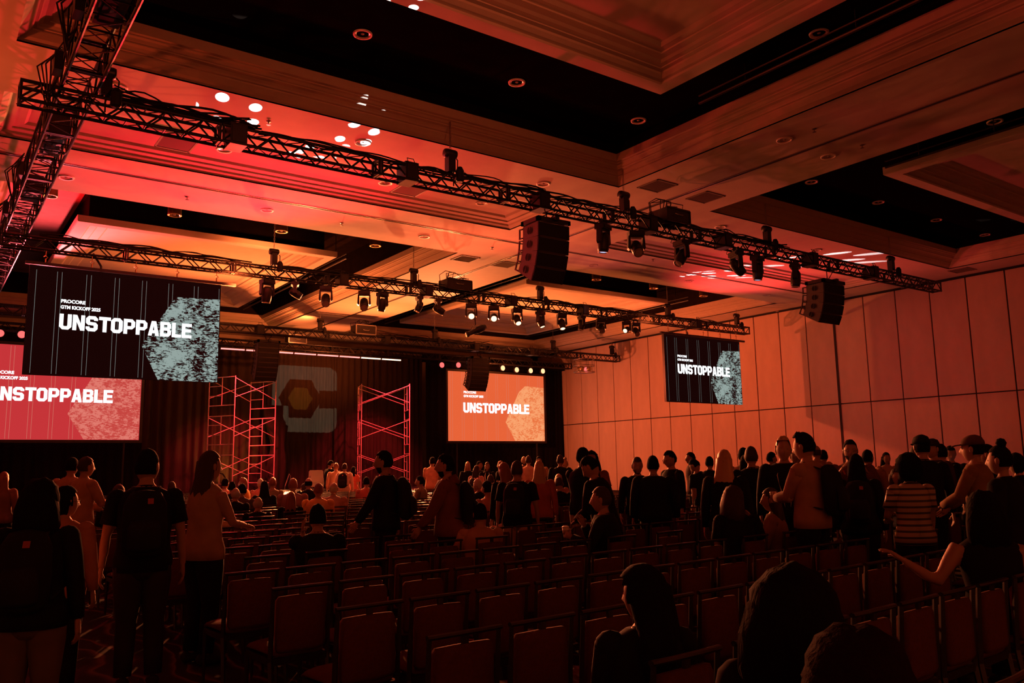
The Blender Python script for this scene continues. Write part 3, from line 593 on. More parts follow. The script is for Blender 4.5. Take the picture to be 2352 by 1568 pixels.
# ================================================================== LINE ARRAYS
def line_array(x, y, ztop, n, w_, h_, d_, tilts, label, zt, rz=0):
    o = thing('line_array_speaker', label, 'speaker', (x, y, ztop), rz)
    fr = MB(); fr.box((-w_/2-.02, -.05, 0), (w_/2+.02, .05, .10)); fr.box((-w_/2-.02, d_-.1, 0), (w_/2+.02, d_, .10)); fr.box((-w_/2-.02, -.05, 0), (-w_/2+.06, d_, .10)); fr.box((w_/2-.06, -.05, 0), (w_/2+.02, d_, .10)); fr.box((-.06, -.15, .03), (.06, d_+.25, .12)); fr.build('bumper_frame', M['iron'], o)
    sl = MB().tube([(0, .2, .10), (-.22, .06, zt-ztop+.01)], .014, 6); sl.tube([(0, .2, .10), (.22, .06, zt-ztop+.01)], .014, 6); sl.build('sling', M['cable'], o)
    p = Vector((0, 0, -.02)); a = 0
    t = .02
    poly = [(-w_/2, 0), (w_/2, 0)]
    cab = MB(); cab.add([(-w_/2, 0, 0), (w_/2, 0, 0), (w_/2*.92, d_, -.05*h_), (-w_/2*.92, d_, -.05*h_), (-w_/2, 0, -h_+.01), (w_/2, 0, -h_+.01), (w_/2*.92, d_, -h_*.86), (-w_/2*.92, d_, -h_*.86)], [(0, 3, 2, 1), (4, 5, 6, 7), (0, 1, 5, 4), (1, 2, 6, 5), (2, 3, 7, 6), (3, 0, 4, 7)])
    cme = cab.mesh('cabinet', M['cab']); g = MB().box((-w_/2+.02, -.02, -h_+.03), (w_/2-.02, -.001, -.02)); g.box((-w_/2+.005, -.03, -h_+.015), (-w_/2+.05, 0, -.01)); g.box((w_/2-.05, -.03, -h_+.015), (w_/2-.005, 0, -.01)); gme = g.mesh('grille', M['grille'])
    hm = []
    for s in (-1, 1):
        X = s*(w_/2+.004); N_ = 8
        for half in (-1, 1):
            pts = [(d_*.5+half*.012+half*h_*.24*math.sin(PI*k/N_), -h_*.47+h_*.26*math.cos(PI*k/N_)) for k in range(N_+1)]
            hm.append(MB().add([(X, py_, pz_) for py_, pz_ in pts], [tuple(range(len(pts)))]).mesh('side_handle', M['slot']))
    rgs = []
    for s in (-1, 1):
        rg = MB(); rgs.append(rg); X = s*w_/2*.93; rg.box((X-.015, d_, -.08), (X+.015, d_+.12, -.05)); rg.box((X-.015, d_, -h_*.85), (X+.015, d_+.12, -h_*.85+.03)); rg.box((X-.015, d_+.10, -h_*.85), (X+.015, d_+.13, -.05))
    rme = [g_.mesh('rigging_bar', M['iron']) for g_ in rgs]
    for i in range(n):
        a = math.radians(tilts[i]); c_ = inst('cabinet', cme, o, tuple(p), (a, 0, 0)); inst('grille', gme, c_); [inst('side_handle', h_m, c_) for h_m in hm]; [inst('rigging_bar', r_m, c_) for r_m in rme]
        p = p+Vector((0, h_*math.sin(a)*-1*-1*0 + math.sin(a)*h_, -h_*math.cos(a)))
line_array(11.55, 14.3, 5.46+H, 4, .90, .345, .62, [2, 8, 16, 27], 'big black curved speaker column hanging from the front truss at centre', ZT)
line_array(22.45, 14.3, 5.30+H, 4, 1.05, .31, .62, [2, 8, 16, 26], 'black curved speaker column hanging near the right end of the front truss', ZT)
line_array(12.2, 34.9, 5.42+H, 8, .95, .212, .5, [0, 3, 6, 10, 14, 19, 24, 30], 'long black speaker column in front of the stage, left of the projected logo', ZT)
line_array(23.2, 34.9, 5.38+H, 8, 1.05, .212, .5, [0, 3, 6, 10, 15, 20, 26, 32], 'long black speaker column in front of the right stage screen', ZT)
# wire cage fixture
o = thing('wire_cage_fixture', 'round wire cage of lamps hanging below the third truss by the right wall', 'stage light', (30.25, 35.05, 5.05+H))
for zz in (0, .36, .72): MB().lathe([(.56, zz-.02), (.60, zz-.02), (.60, zz+.02), (.56, zz+.02), (.56, zz-.02)], n=24).build('ring', M['chrome'], o, True)
for k in range(10): a = 2*PI*k/10; MB().tube([(.58*math.cos(a), .58*math.sin(a), 0), (.58*math.cos(a), .58*math.sin(a), .72)], .014, 5).build('bar', M['chrome'], o)
for k in range(4): a = 2*PI*k/4+.4; MB().lathe([(0, 0), (.11, .02), (.14, .15), (.10, .27), (0, .28)], (.3*math.cos(a), .3*math.sin(a), .04), 12).build('lamp', M['parR' if k == 0 else 'brass'], o, True)
MB().tube([(0, 0, .72), (0, 0, 1.0)], .03, 6).build('hanger', M['iron'], o); MB().tube([(-.58, 0, .72), (.58, 0, .72)], .02, 5).build('cross_bar', M['iron'], o)
# ================================================================== SCREENS
GL = {
'U': ([(0, 14), (0, 2.5), (2.5, 0), (7.5, 0), (10, 2.5), (10, 14), (6.7, 14), (6.7, 3.6), (6, 3), (4, 3), (3.3, 3.6), (3.3, 14)],),
'N': ([(0, 0), (0, 14), (3.4, 14), (6.8, 6), (6.8, 14), (10, 14), (10, 0), (6.6, 0), (3.2, 8), (3.2, 0)],),
'S': ([(0, 2.3), (2.2, 0), (7.8, 0), (10, 2.3), (10, 6.3), (8.2, 8.2), (3.3, 8.6), (3.3, 11), (6.7, 11), (6.7, 9.9), (10, 9.9), (10, 11.7), (7.8, 14), (2.2, 14), (0, 11.7), (0, 7.6), (1.8, 5.8), (6.7, 5.4), (6.7, 3), (3.3, 3), (3.3, 4.2), (0, 4.2)],),
'T': ([(0, 14), (0, 11), (3.4, 11), (3.4, 0), (6.7, 0), (6.7, 11), (10, 11), (10, 14)],),
'O': ([(0, 2.5), (2.5, 0), (7.5, 0), (10, 2.5), (10, 11.5), (7.5, 14), (2.5, 14), (0, 11.5)], [(3.3, 3.6), (3.3, 10.4), (4, 11), (6, 11), (6.7, 10.4), (6.7, 3.6), (6, 3), (4, 3)]),
'P': ([(0, 0), (0, 14), (7.5, 14), (10, 11.5), (10, 7), (7.5, 4.5), (3.3, 4.5), (3.3, 0)], [(3.3, 7.4), (3.3, 11.1), (6.2, 11.1), (6.7, 10.6), (6.7, 7.9), (6.2, 7.4)]),
'A': ([(0, 0), (3, 14), (7, 14), (10, 0), (6.7, 0), (6.2, 2.6), (3.8, 2.6), (3.3, 0)], [(4.3, 5.4), (5, 10), (5.7, 5.4)]),
'B': ([(0, 0), (0, 14), (7.8, 14), (9.8, 12), (9.8, 8.4), (8.6, 7.2), (10, 5.8), (10, 2.2), (7.8, 0)], [(3.3, 8.6), (3.3, 11.2), (6.3, 11.2), (6.6, 10.8), (6.6, 9), (6.3, 8.6)], [(3.3, 2.9), (3.3, 5.8), (6.4, 5.8), (6.8, 5.4), (6.8, 3.3), (6.4, 2.9)]),
'L': ([(0, 0), (0, 14), (3.3, 14), (3.3, 3), (8.6, 3), (8.6, 0)],),
'E': ([(0, 0), (0, 14), (9.3, 14), (9.3, 11), (3.3, 11), (3.3, 8.6), (8.7, 8.6), (8.7, 5.7), (3.3, 5.7), (3.3, 3), (9.3, 3), (9.3, 0)],)}
PEND = []
def word(x0, x1, z0, z1, y, parent):
    cu = bpy.data.curves.new('lettering', 'CURVE'); cu.dimensions = '2D'; cu.fill_mode = 'BOTH'; cu.extrude = .002
    W = 'UNSTOPPABLE'; adv = [10.9]*11; adv[3] = 10.4; adv[9] = 9.2; tot = sum(adv)-1.2; x = 0
    for ch, a in zip(W, adv):
        for poly in GL[ch]:
            sp_ = cu.splines.new('POLY'); sp_.points.add(len(poly)-1)
            for p_, (u, v) in zip(sp_.points, poly): p_.co = (x0+(x+u)/tot*(x1-x0), z0+v/14*(z1-z0), 0, 1)
            sp_.use_cyclic_u = True
        x += a
    cu.materials.append(M['letter']); o = bpy.data.objects.new('lettering', cu); C.objects.link(o); o.parent = parent; o.rotation_euler = (PI/2, 0, 0); o.location = (0, y, 0); PEND.append(o)
def smalltext(t, x, z, wd, h, y, parent):
    cu = bpy.data.curves.new('caption', 'FONT'); cu.body = t; cu.size = h/.70; cu.extrude = .001; cu.offset = h*.055; cu.materials.append(M['letter'])
    o = bpy.data.objects.new('caption', cu); C.objects.link(o); o.parent = parent; o.rotation_euler = (PI/2, 0, 0); o.location = (x, y, z); PEND.append((o, wd))
def led_screen(x0, label):
    W_, H_ = 4.87, 2.86; o = thing('led_screen', label, 'screen', (x0, 24.2, 2.49+H))
    MB().box((0, 0, 0), (W_, .12, H_)).build('cabinet', M['bezel'], o); MB().add([(.0, -.003, 0), (W_, -.003, 0), (W_, -.003, H_), (0, -.003, H_)], [(0, 1, 2, 3)]).build('display', M['scrblack'], o)
    ln = MB()
    for k in range(8):
        for s in ((.16,) if k == 0 else (-.05,) if k == 7 else (-.055, .055)):
            xx = W_*k/7+s; ln.add([(xx-.0045, -.006, .04), (xx+.0045, -.006, .04), (xx+.0045, -.006, H_-.12), (xx-.0045, -.006, H_-.12)], [(0, 1, 2, 3)])
    ln.build('line_graphic', M['line'], o)
    hx = [(3.24, 0.0), (2.78, .93), (3.62, 2.37), (W_-.02, 2.42), (W_-.02, 0)]; MB().add([(a, -.009, b) for a, b in hx], [tuple(range(5))]).build('hexagon_graphic', M['hexteal'], o)
    word(.75, 4.10, 1.22, 1.63, -.014, o); smalltext('PROCORE', .76, 1.93, .58, .085, -.014, o); smalltext('GTM KICKOFF 2025', .76, 1.77, .95, .085, -.014, o)
    MB().box((-.1, .03, H_+.02), (W_+.45, .12, H_+.10)).build('header_bar', M['iron'], o)
    for k in range(5):
        xx = .35+k*1.1; mb = MB()
        mb.tube([(xx, .06, H_+.08), (xx, .06, H_+.2)], .02, 5); mb.tube([(xx, .06, H_+.2), (xx+.05, .06, H_+.24), (xx, .06, H_+.29), (xx-.05, .06, H_+.25)], .014, 5); mb.tube([(xx, .06, H_+.27), (xx, .06, ZT-2.49-H)], .01, 5)
        mb.build('hanging_hook', M['brass'], o)
    MB().tube([(1.5, .3, H_+.55), (1.7, .2, H_+.2), (1.8, .2, 1)], .03, 6).build('cable', M['cable'], o)
led_screen(2.12, 'large black LED wall with white slogan and worn grey hexagon, left side')
led_screen(25.35, 'small-looking black LED wall with white slogan hung before the right wall')
def stage_screen(x0, label, bg, hexm, lm):
    W_, H_ = 6.83, 3.92; o = thing('projection_screen', label, 'screen', (x0, 39.6, 1.37+H)); b = .12
    for a, c in (((-b, 0, -b), (W_+b, .12, 0)), ((-b, 0, H_), (W_+b, .12, H_+b)), ((-b, 0, 0), (0, .12, H_)), ((W_, 0, 0), (W_+b, .12, H_))): MB().box(a, c).build('frame_bar', M['bezel'], o)
    MB().add([(0, .05, 0), (W_, .05, 0), (W_, .05, H_), (0, .05, H_)], [(0, 1, 2, 3)]).build('display', M[bg], o)
    ln = MB()
    for k in range(9):
        for s in (-.07, .07):
            xx = .25+W_*k/9*1.02+s; ln.add([(xx-.006, .045, .04), (xx+.006, .045, .04), (xx+.006, .045, H_-.04), (xx-.006, .045, H_-.04)], [(0, 1, 2, 3)])
    ln.build('line_graphic', M[lm], o)
    hx = [(4.62, 0.02), (3.95, 1.1), (4.95, 2.9), (5.43, 3.28), (W_-.02, 3.2), (W_-.02, .02)]; MB().add([(a, .04, c) for a, c in hx], [tuple(range(6))]).build('hexagon_graphic', M[hexm], o)
    [MB().tube([(xx, .08, -b), (xx, .08, -1.37-H)], .05, 8).build('leg', M['bezel'], o) for xx in (.6, W_-.6)]
    word(1.03, 5.70, 1.60, 2.17, .03, o); smalltext('PROCORE', 1.05, 2.70, .85, .12, .03, o); smalltext('GTM KICKOFF 2025', 1.05, 2.48, 1.35, .12, .03, o)
stage_screen(1.28, 'red-washed projection screen behind the large LED wall at far left', 'scrred', 'hexred', 'linered')
stage_screen(24.1, 'orange-washed projection screen with white slogan, right of the stage', 'scrorange', 'hexorange', 'linered')
# ================================================================== STAGE
# drapes: every width of cloth is its own piece
def drape(x0, x1, y, z0, z1, m, label, amp=.10, wl=.33, seed=1, dy=0, name='stage_drape'):
    random.seed(seed); n = int((x1-x0)/.04); nz = 10; V = []; F = []; ph = [random.uniform(-1, 1) for _ in range(40)]
    for j in range(nz+1):
        t = j/nz
        for i in range(n+1):
            x = x0+(x1-x0)*i/n; a = 2*PI*(x/wl)+.9*math.sin(x*1.7+ph[0])+.5*math.sin(x*4.1+ph[1])
            V.append((x+.03*math.sin(3*t+x*5), y+amp*(.75+.25*math.sin(x*2.3+ph[2]))*math.sin(a)*(1-.35*t)+.03*math.sin(x*1.1+2*t), z0+(z1-z0)*t))
    for j in range(nz):
        for i in range(n): q = j*(n+1)+i; F.append((q, q+1, q+n+2, q+n+1))
    o = MB().add(V, F).build(name, m, None, True); tag(o, label, 'curtain'); return o
drape(-2.5, 8.6, 40.9, 0, 7.9, M['cloth'], 'black pleated drape behind the far left projection screen', .07, .4, 3)
drape(8.5, 14.2, 40.9, 0, 7.9, M['drape'], 'stage drape with gold-lit folds behind the left scaffold', .14, .42, 4)
drape(14.1, 18.0, 41.0, 0, 7.9, M['drape'], 'dark stage drape carrying the projected logo', .07, .3, 5)
drape(17.9, 23.2, 40.9, 0, 7.9, M['drape'], 'dark red stage drape behind the right scaffold', .10, .36, 6)
drape(23.1, 32.95, 40.3, 0, 7.8, M['cloth'], 'black pleated drape around the right projection screen', .05, .4, 7)
o = thing('drape_valance', 'black box valance along the top of the right drape', 'curtain', (22.8, 40.0, 7.45)); MB().box((0, 0, 0), (10.1, .25, .42)).build('fascia', M['cloth'], o); MB().tube([(0, .1, .45), (10.1, .1, .45)], .03, 6).build('pipe', M['iron'], o)
# bunched tied-back curtain beside the dark doorway of the stage
mb = MB(); N_ = 26; V = []; F = []
for j in range(15):
    t = j/14; z = .55+t*4.2; cx = 14.35+.55*math.sin(t*1.5)*(1-t); wdt = .42-.18*math.exp(-((t-.55)/.16)**2)+.12*t
    for k in range(N_): a = 2*PI*k/N_; rr = 1+.22*math.sin(7*a+3*t); V.append((cx+wdt*rr*math.cos(a), 39.9+.28*rr*math.sin(a), z))
for j in range(14): F += [(j*N_+k, j*N_+(k+1) % N_, (j+1)*N_+(k+1) % N_, (j+1)*N_+k) for k in range(N_)]
tag(MB().add(V, F).build('tied_back_curtain', M['drape'], None, True), 'bunched curtain tied back below the projected logo', 'curtain')
dk = thing('stage_platform', 'low black stage platform behind the front rows', 'stage', (5, 36.3, 0))
MB().box((0, 0, .52), (24, 4.0, .6)).build('deck', M['stage'], dk); MB().box((0, .05, 0), (24, .1, .52)).build('skirt', M['cloth'], dk); MB().box((0, -.02, .54), (24, 0, .60)).build('edge_trim', mat('stage_edge_red', (.5, .05, .05), .5), dk)
# scaffolds
def scaffold(P, a, b, hgt, nlev, label):
    o = thing('scaffold_tower', label, 'scaffold', (P[0], P[1], .6)); a = Vector((*a, 0)); b = Vector((*b, 0)); r = .024
    for e, base in enumerate((Vector((0, 0, 0)), b)):
        for lv in range(nlev):
            z = lv*hgt; up = Vector((0, 0, 1)); f = MB()
            f.tube([base+up*z, base+up*(z+hgt)], r, 8); f.tube([base+a+up*z, base+a+up*(z+hgt)], r, 8)
            f.tube([base+up*(z+hgt-.04), base+a+up*(z+hgt-.04)], r, 6); f.tube([base+up*(z+hgt*.25), base+a+up*(z+hgt*.25)], r*.9, 6)
            mid = base+a*.5; f.tube([mid+up*(z+hgt*.25), mid+up*(z+hgt-.04)], r*.8, 6)
            for q in (.5, .75): f.tube([base+a+up*(z+hgt*q), mid+up*(z+hgt*q)], r*.75, 6)
            f.build('end_frame', M['scaf'], o)
            if e == 0:
                for s in (Vector((0, 0, 0)), a):
                    for (u, v) in ((.45, .95), (.95, .45)): MB().tube([s+up*(z+hgt*u), s+b+up*(z+hgt*v)], .014, 6).build('cross_brace', M['scaf'], o)
    for base in (Vector((0, 0, 0)), a, b, a+b): MB().lathe([(.07, 0), (.07, .015), (.02, .02), (.02, .06)], base, 10).build('base_plate', M['scaf'], o)
scaffold((11.54, 37.24), (-.76, 1.32), (2.3, 1.21), 1.75, 3, 'tall red-lit scaffold tower beside the projected logo, left of the stage')
scaffold((18.19, 38.24), (.54, 1.54), (2.17, -1.04), 1.75, 3, 'red-lit scaffold tower with crossed braces right of the stage centre')
# armchair, side table with bottles, two music stands / chairs arms
o = thing('armchair', 'white armchair lit red on the stage beside the seated woman', 'armchair', (15.6, 37.6, .6), -.3)
MB().cbox((0, 0, .32), (.62, .6, .22)).build('seat', M['white'], o); b = MB(); b.prism([(-.36, .2), (.36, .2), (.33, .92), (.28, .98), (-.28, .98), (-.33, .92)], .22, .34); b.build('backrest', M['white'], o)
for s in (-1, 1): MB().prism([(s*.30, .2), (s*.40, .2), (s*.40, .60), (s*.30, .60)], -.3, .3).build('armrest', M['white'], o)
for s in (-1, 1):
    for t in (-1, 1): MB().tube([(s*.28, t*.25, 0), (s*.26, t*.22, .22)], .02, 6).build('leg', M['iron'], o)
o = thing('side_table', 'small round white-topped table on the stage right of the seated woman', 'table', (17.2, 37.2, .6))
MB().lathe([(0, .62), (.42, .62), (.42, .65), (0, .65)], n=24).build('tabletop', M['wood'], o); MB().tube([(0, 0, .02), (0, 0, .62)], .03, 8).build('column', M['iron'], o); MB().lathe([(0, 0), (.22, 0), (.2, .03), (0, .04)], n=20).build('foot', M['iron'], o)
for k, (dx, dy, l) in enumerate(((-.18, -.1, 'clear bottle on the small stage table, left one'), (-.05, .05, 'clear bottle on the small stage table, right one'))):
    q = thing('bottle', l, 'bottle', (17.2+dx, 37.2+dy, 1.25)); MB().lathe([(0, 0), (.035, .005), (.035, .16), (.014, .2), (.014, .23)], n=12).build('body', M['white'], q, True); MB().lathe([(.016, .23), (.016, .25), (0, .25)], n=10).build('cap', M['lid'], q)
for i, (px, l) in enumerate(((667, 'thin stage stand with a lit slanted arm, left one'), (717, 'thin stage stand with a lit slanted arm, right one'))):
    q = at(px, 1100, 1, 38.0); o = thing('stage_handrail', l, 'handrail', (q[0], 38.0, .6)); MB().tube([(0, 0, 0), (0, 0, .75), (-.06, 0, .82), (-.45, -.5, .25), (-.45, -.5, -.3)], .022, 6).build('rail', M['chrome'], o); MB().lathe([(.06, 0), (.06, .02), (.02, .03)], n=8).build('foot', M['iron'], o)
q = at(520, 1100, 1, 36.0); o = thing('stage_stair_rail', 'curved black stair rail at the left end of the stage', 'handrail', (q[0], 36.2, 0)); MB().tube([(0, 0, .55), (0, 0, 1.35), (-.1, 0, 1.5), (-.3, 0, 1.55), (-1.5, -.4, .9), (-1.6, -.4, .0)], .03, 6).build('rail', M['iron'], o); MB().tube([(-.8, -.2, .1), (-.8, -.2, 1.28)], .025, 6).build('post', M['iron'], o)
# dark speaker stacks and masking flats at far left
o = thing('speaker_stack', 'dark stack of cabinets left of the large LED wall', 'speaker', (.1, 25.6, 4.9))
for k in range(3): MB().cbox((0, 0, .45+.75*k), (1.0, .8, .7)).build('cabinet', M['cab'], o); MB().cbox((0, -.41, .45+.75*k), (.9, .03, .6)).build('grille', M['grille'], o)
MB().tube([(0, 0, 2.3), (0, -.9, 2.9)], .02, 6).build('sling', M['cable'], o)
# ================================================================== CHAIRS
def chair_parts():
    P = {}
    P['top_rail'] = MB().loft([(-.215, 0, .885), (-.1, -.012, .887), (0, -.016, .888), (.1, -.012, .887), (.215, 0, .885)], [(.013, .018)]*5, 8, (0, 0, 1)).mesh('top_rail', M['frame'])
    leg = []
    for s in (-1, 1):
        leg.append(MB().loft([(s*.205, -.03, 0), (s*.203, .03, .42), (s*.202, .025, .55), (s*.202, 0, .89)], [(.014, .016), (.018, .02), (.018, .02), (.014, .016)], 4, (1, 0, 0)).mesh('rear_leg', M['frame']))
    for s in (-1, 1): leg.append(MB().loft([(s*.195, .45, 0), (s*.195, .44, .42)], [(.012, .012), (.019, .019)], 4, (1, 0, 0)).mesh('leg', M['frame']))
    P['leg'] = leg
    b = MB(); n = 6; F_v = []; F = []
    zs = [.475, .5, .66, .80, .835]
    for side, yy in ((0, -.012), (1, .045)):
        for z in zs:
            for i in range(n+1):
                u = i/n*2-1; e = .0 if .49 < z < .82 else .012; dz = -.006*u*u if z > .8 else 0
                F_v.append((u*(.168-e), .012+yy*(1-(0.5 if e else 0))-.014*(1-u*u)+(.0 if side else .0), z+dz))
    m_ = len(zs)*(n+1)
    for j in range(len(zs)-1):
        for i in range(n):
            q = j*(n+1)+i; F.append((q, q+1, q+n+2, q+n+1)); F.append((q+m_, q+m_+n+1, q+m_+n+2, q+m_+1))
    for i in range(n): F.append((i, i+m_, i+1+m_, i+1)); q = (len(zs)-1)*(n+1)+i; F.append((q, q+1, q+1+m_, q+m_))
    for j in range(len(zs)-1):
        q = j*(n+1); F.append((q, q+n+1, q+n+1+m_, q+m_)); q += n; F.append((q, q+m_, q+n+1+m_, q+n+1))
    P['backrest'] = MB().add(F_v, F).mesh('backrest', M['fabric'], True)
    s_ = MB().loft([(0, .03, .455), (0, .06, .462), (0, .25, .468), (0, .44, .462), (0, .485, .445), (0, .49, .43)], [(.17, .02), (.192, .032), (.205, .038), (.205, .036), (.195, .026), (.18, .015)], 14, (1, 0, 0)); P['seat'] = s_.mesh('seat', M['fabric'], True)
    r = MB().box((-.2, .02, .395), (.2, .045, .44)); r.box((-.2, .425, .395), (.2, .45, .44)); r.box((-.205, .03, .395), (-.185, .44, .44)); r.box((.185, .03, .395), (.205, .44, .44)); P['seat_frame'] = r.mesh('seat_frame', M['frame'])
    P['spacer'] = MB().box((-.018, -.005, .83), (.018, .012, .88)).mesh('spacer', M['frame'])
    return P
CP = chair_parts()
def chair(x, y, label, rz=math.radians(3)):
    o = thing('banquet_chair', label, 'chair', (x, y, 0), rz, 'rows of banquet chairs')
    for k in ('top_rail', 'backrest', 'seat', 'seat_frame', 'spacer'): inst(k, CP[k], o)
    for l in CP['leg']: inst('leg', l, o)
def rowY(j, x): return 3.46+1.02*(j-1)+.05*(x-2)
def gapY(x, y):
    j = round((y-.74-3.46-.05*(x-2))/1.02+1); return rowY(j, x)+.72
def seatY(x, y):
    j = round((y-.2-3.46-.05*(x-2))/1.02+1); return rowY(j, x), j
# ================================================================== PEOPLE
_mc = {}
def cm(col, rough=.85):
    k = (tuple(col), rough)
    if k not in _mc: _mc[k] = mat('cloth_%d' % len(_mc), col, rough, spec=.12, noise=.12, scale=9)
    return _mc[k]
SKIN = [mat('skin_light', (.36, .21, .15), .6), mat('skin_tan', (.26, .15, .10), .6), mat('skin_brown', (.10, .055, .035), .55)]
HAIRM = {'black': mat('hair_black', (.008, .006, .006), .85, spec=.06, bump=.8, scale=70, stretch=(1, 1, .15)), 'brown': mat('hair_brown', (.035, .018, .010), .65, spec=.3), 'blond': mat('hair_blond', (.42, .26, .12), .5), 'grey': mat('hair_grey', (.40, .37, .34), .6), 'auburn': mat('hair_dark_auburn', (.016, .005, .003), .9, spec=.05, bump=.8, scale=60), 'red': mat('hair_auburn', (.20, .06, .025), .5)}
EYE = mat('eye', (.25, .2, .18), .2)
def head_grid(nu, nv, sc=1.0, face=True):
    V = []; F = []
    for j in range(nv+1):
        ph = -PI/2+PI*j/nv
        for i in range(nu):
            u = -PI+2*PI*i/nu; t = u-.45*math.sin(u) if face else u
            x, y, z = math.cos(ph)*math.sin(t)*.076, math.cos(ph)*math.cos(t)*.097, math.sin(ph)*.119
            if z < 0:
                q = -z/.119; x *= 1-.26*q**1.6
                if y < 0: y *= 1-.42*q
                else: y = y*(1-.05*q)+.010*q*math.exp(-(x/.03)**2)
            if face and y > 0:
                g = lambda a, b, c, d: math.exp(-((x-a)/b)**2-((z-c)/d)**2)
                y += .027*g(0, .014, -.018, .018)+.012*g(0, .010, .008, .022)+.004*g(0, .045, .03, .012)-.009*(g(.031, .016, .010, .012)+g(-.031, .016, .010, .012))+.006*g(0, .022, -.058, .009)-.004*g(0, .02, -.045, .006)+.006*g(0, .018, -.092, .016)
            V.append((x*sc, y*sc, z*sc))
    for j in range(nv):
        for i in range(nu): F.append((j*nu+i, j*nu+(i+1) % nu, (j+1)*nu+(i+1) % nu, (j+1)*nu+i))
    return V, F
def hair_mesh(style, seed, nu=22, nv=16):
    rnd = random.Random(seed); mb = MB(); g, F = head_grid(nu, nv, 1.0, False)
    if style in ('bald', 'none'):
        if style == 'none': return None
    vol = {'short': 1.075, 'bald': 1.03, 'long': 1.10, 'bob': 1.14, 'bun': 1.07, 'pony': 1.07, 'curly': 1.25, 'afro': 1.55, 'cap': 1.09, 'quiff': 1.08}[style]
    ph = [rnd.uniform(0, 6) for _ in range(6)]; amp = {'curly': .10, 'afro': .06, 'long': .02, 'quiff': .05}.get(style, .03)
    def okk(p):
        x, y, z = p
        if style == 'bald': return z < .05 and y < .02 and z > -.05
        fz = .062 if style not in ('bun',) else .066
        if y > .045: return z > fz
        if y > .0: return z > (.0 if style not in ('long', 'bob', 'curly', 'afro') else -.06)+(y/.045)*(.055 if style not in ('long', 'bob', 'curly', 'afro') else .10)
        return z > (-.065 if style not in ('long', 'bob', 'curly', 'afro') else -.13)
    V = []
    for (x, y, z) in g:
        n_ = 1+amp*math.sin(x*90+ph[0])*math.sin(y*80+ph[1])*math.sin(z*85+ph[2])+amp*.5*math.sin(x*200+ph[3])*math.sin(z*190+ph[4])
        zz = z*vol*n_+(.012 if z > .05 else 0)
        if style == 'quiff' and y > .02 and z > .05: zz += .022
        if style in ('curly', 'afro'):
            q_ = Vector((x/.076, y/.097, z/.119)); q_ = q_.normalized() if q_.length > 1e-4 else q_; wv = .112 if style == 'curly' else .135
            m_ = 1+.05*math.sin(x*130+ph[0])*math.sin(z*120+ph[1])+.035*math.sin(y*230+ph[2])*math.sin(x*210+z*60); V.append((q_.x*wv*m_, q_.y*wv*m_-.018, q_.z*(wv+.018)*m_+.012)); continue
        V.append((x*vol*n_, y*vol*n_-.004, zz))
    mb.add(V, [f for f in F if all(okk(g[i]) for i in f)])
    if style == 'long':
        n = 16; path = [(0, -.02, .06), (0, -.025, .03), (0, -.045, -.05), (0, -.06, -.13), (0, -.075, -.22), (0, -.085, -.32), (0, -.085, -.40)]
        rad = [(.06, .06), (.086, .083), (.092, .07), (.10, .06), (.12, .05), (.115, .035), (.07, .02)]
        k = MB().loft(path, rad, n); mb.add([(x+.006*math.sin(60*x+ph[0]), y+.006*math.sin(70*x+ph[1]+z*8), z) for x, y, z in k.v], k.f)
    if style in ('curly', 'afro'):
        path = [(0, -.02, .06), (0, -.03, .02), (0, -.045, -.06), (0, -.055, -.15), (0, -.06, -.22), (0, -.06, -.25)]; s = 1.0 if style == 'curly' else .85
        k = MB().loft(path, [(.08*s, .08*s), (.108*s, .10*s), (.13*s, .105*s), (.14*s, .095*s), (.115*s, .07*s), (.05, .03)], 16)
        if style == 'curly': mb.add([(x*(1+.09*math.sin(z*70+x*50+ph[2])), y*(1+.09*math.sin(z*75+x*60)), z) for x, y, z in k.v], k.f)
    if style == 'bun': k = MB().lathe([(0, -.045), (.03, -.035), (.045, 0), (.03, .035), (0, .045)], (0, -.03, .155), 12); mb.add(k.v, k.f)
    if style == 'pony': k = MB().loft([(0, -.10, .06), (0, -.145, .03), (0, -.15, -.06), (0, -.13, -.16)], [(.02, .02), (.035, .03), (.035, .028), (.012, .01)], 10); mb.add(k.v, k.f)
    return mb
def ik(a, c, l1, l2, pole):
    a, c = Vector(a), Vector(c); d = c-a; D = min(d.length, (l1+l2)*.995); n = d.normalized(); c = a+n*D
    x = (l1*l1-l2*l2+D*D)/(2*D); h = math.sqrt(max(1e-6, l1*l1-x*x)); p = Vector(pole); p = (p-n*p.dot(n)).normalized(); return a+n*x+p*h, c
def hand(mb, w_, d, palm, side, curl, k=1.0):
    "palm, four unequal bent fingers and a thumb leaving the side of the palm"
    d = Vector(d).normalized(); palm = Vector(palm); palm = (palm-d*palm.dot(d)).normalized(); s = d.cross(palm)*side; w_ = Vector(w_)
    mb.loft([w_-d*.02, w_+d*.02, w_+d*.055, w_+d*.085], [(.024, .018), (.032, .016), (.040, .015), (.038, .012)], 8, s)
    for i, (off, L) in enumerate(((-.028, .070), (-.010, .080), (.010, .076), (.027, .060))):
        p = w_+d*.08+s*off; a = curl*(.8+.1*i); pts = [p-d*.02, p]; ang = 0
        for q in (.42, .33, .25): ang += a; p = p+(d*math.cos(ang)+palm*math.sin(ang))*L*q; pts.append(p)
        mb.tube(pts, [.009, .0095, .009, .008, .0065], 6)
    p = w_+d*.03-s*.028; t = (d*.6-s*.65+palm*.45).normalized(); p2 = p+t*.038; t2 = (d*.8-s*.1+palm*(.3+curl*.5)).normalized(); mb.tube([p-t*.01, p, p2, p2+t2*.03], [.012, .0125, .010, .008], 6)
JOBS = []; CUT = []
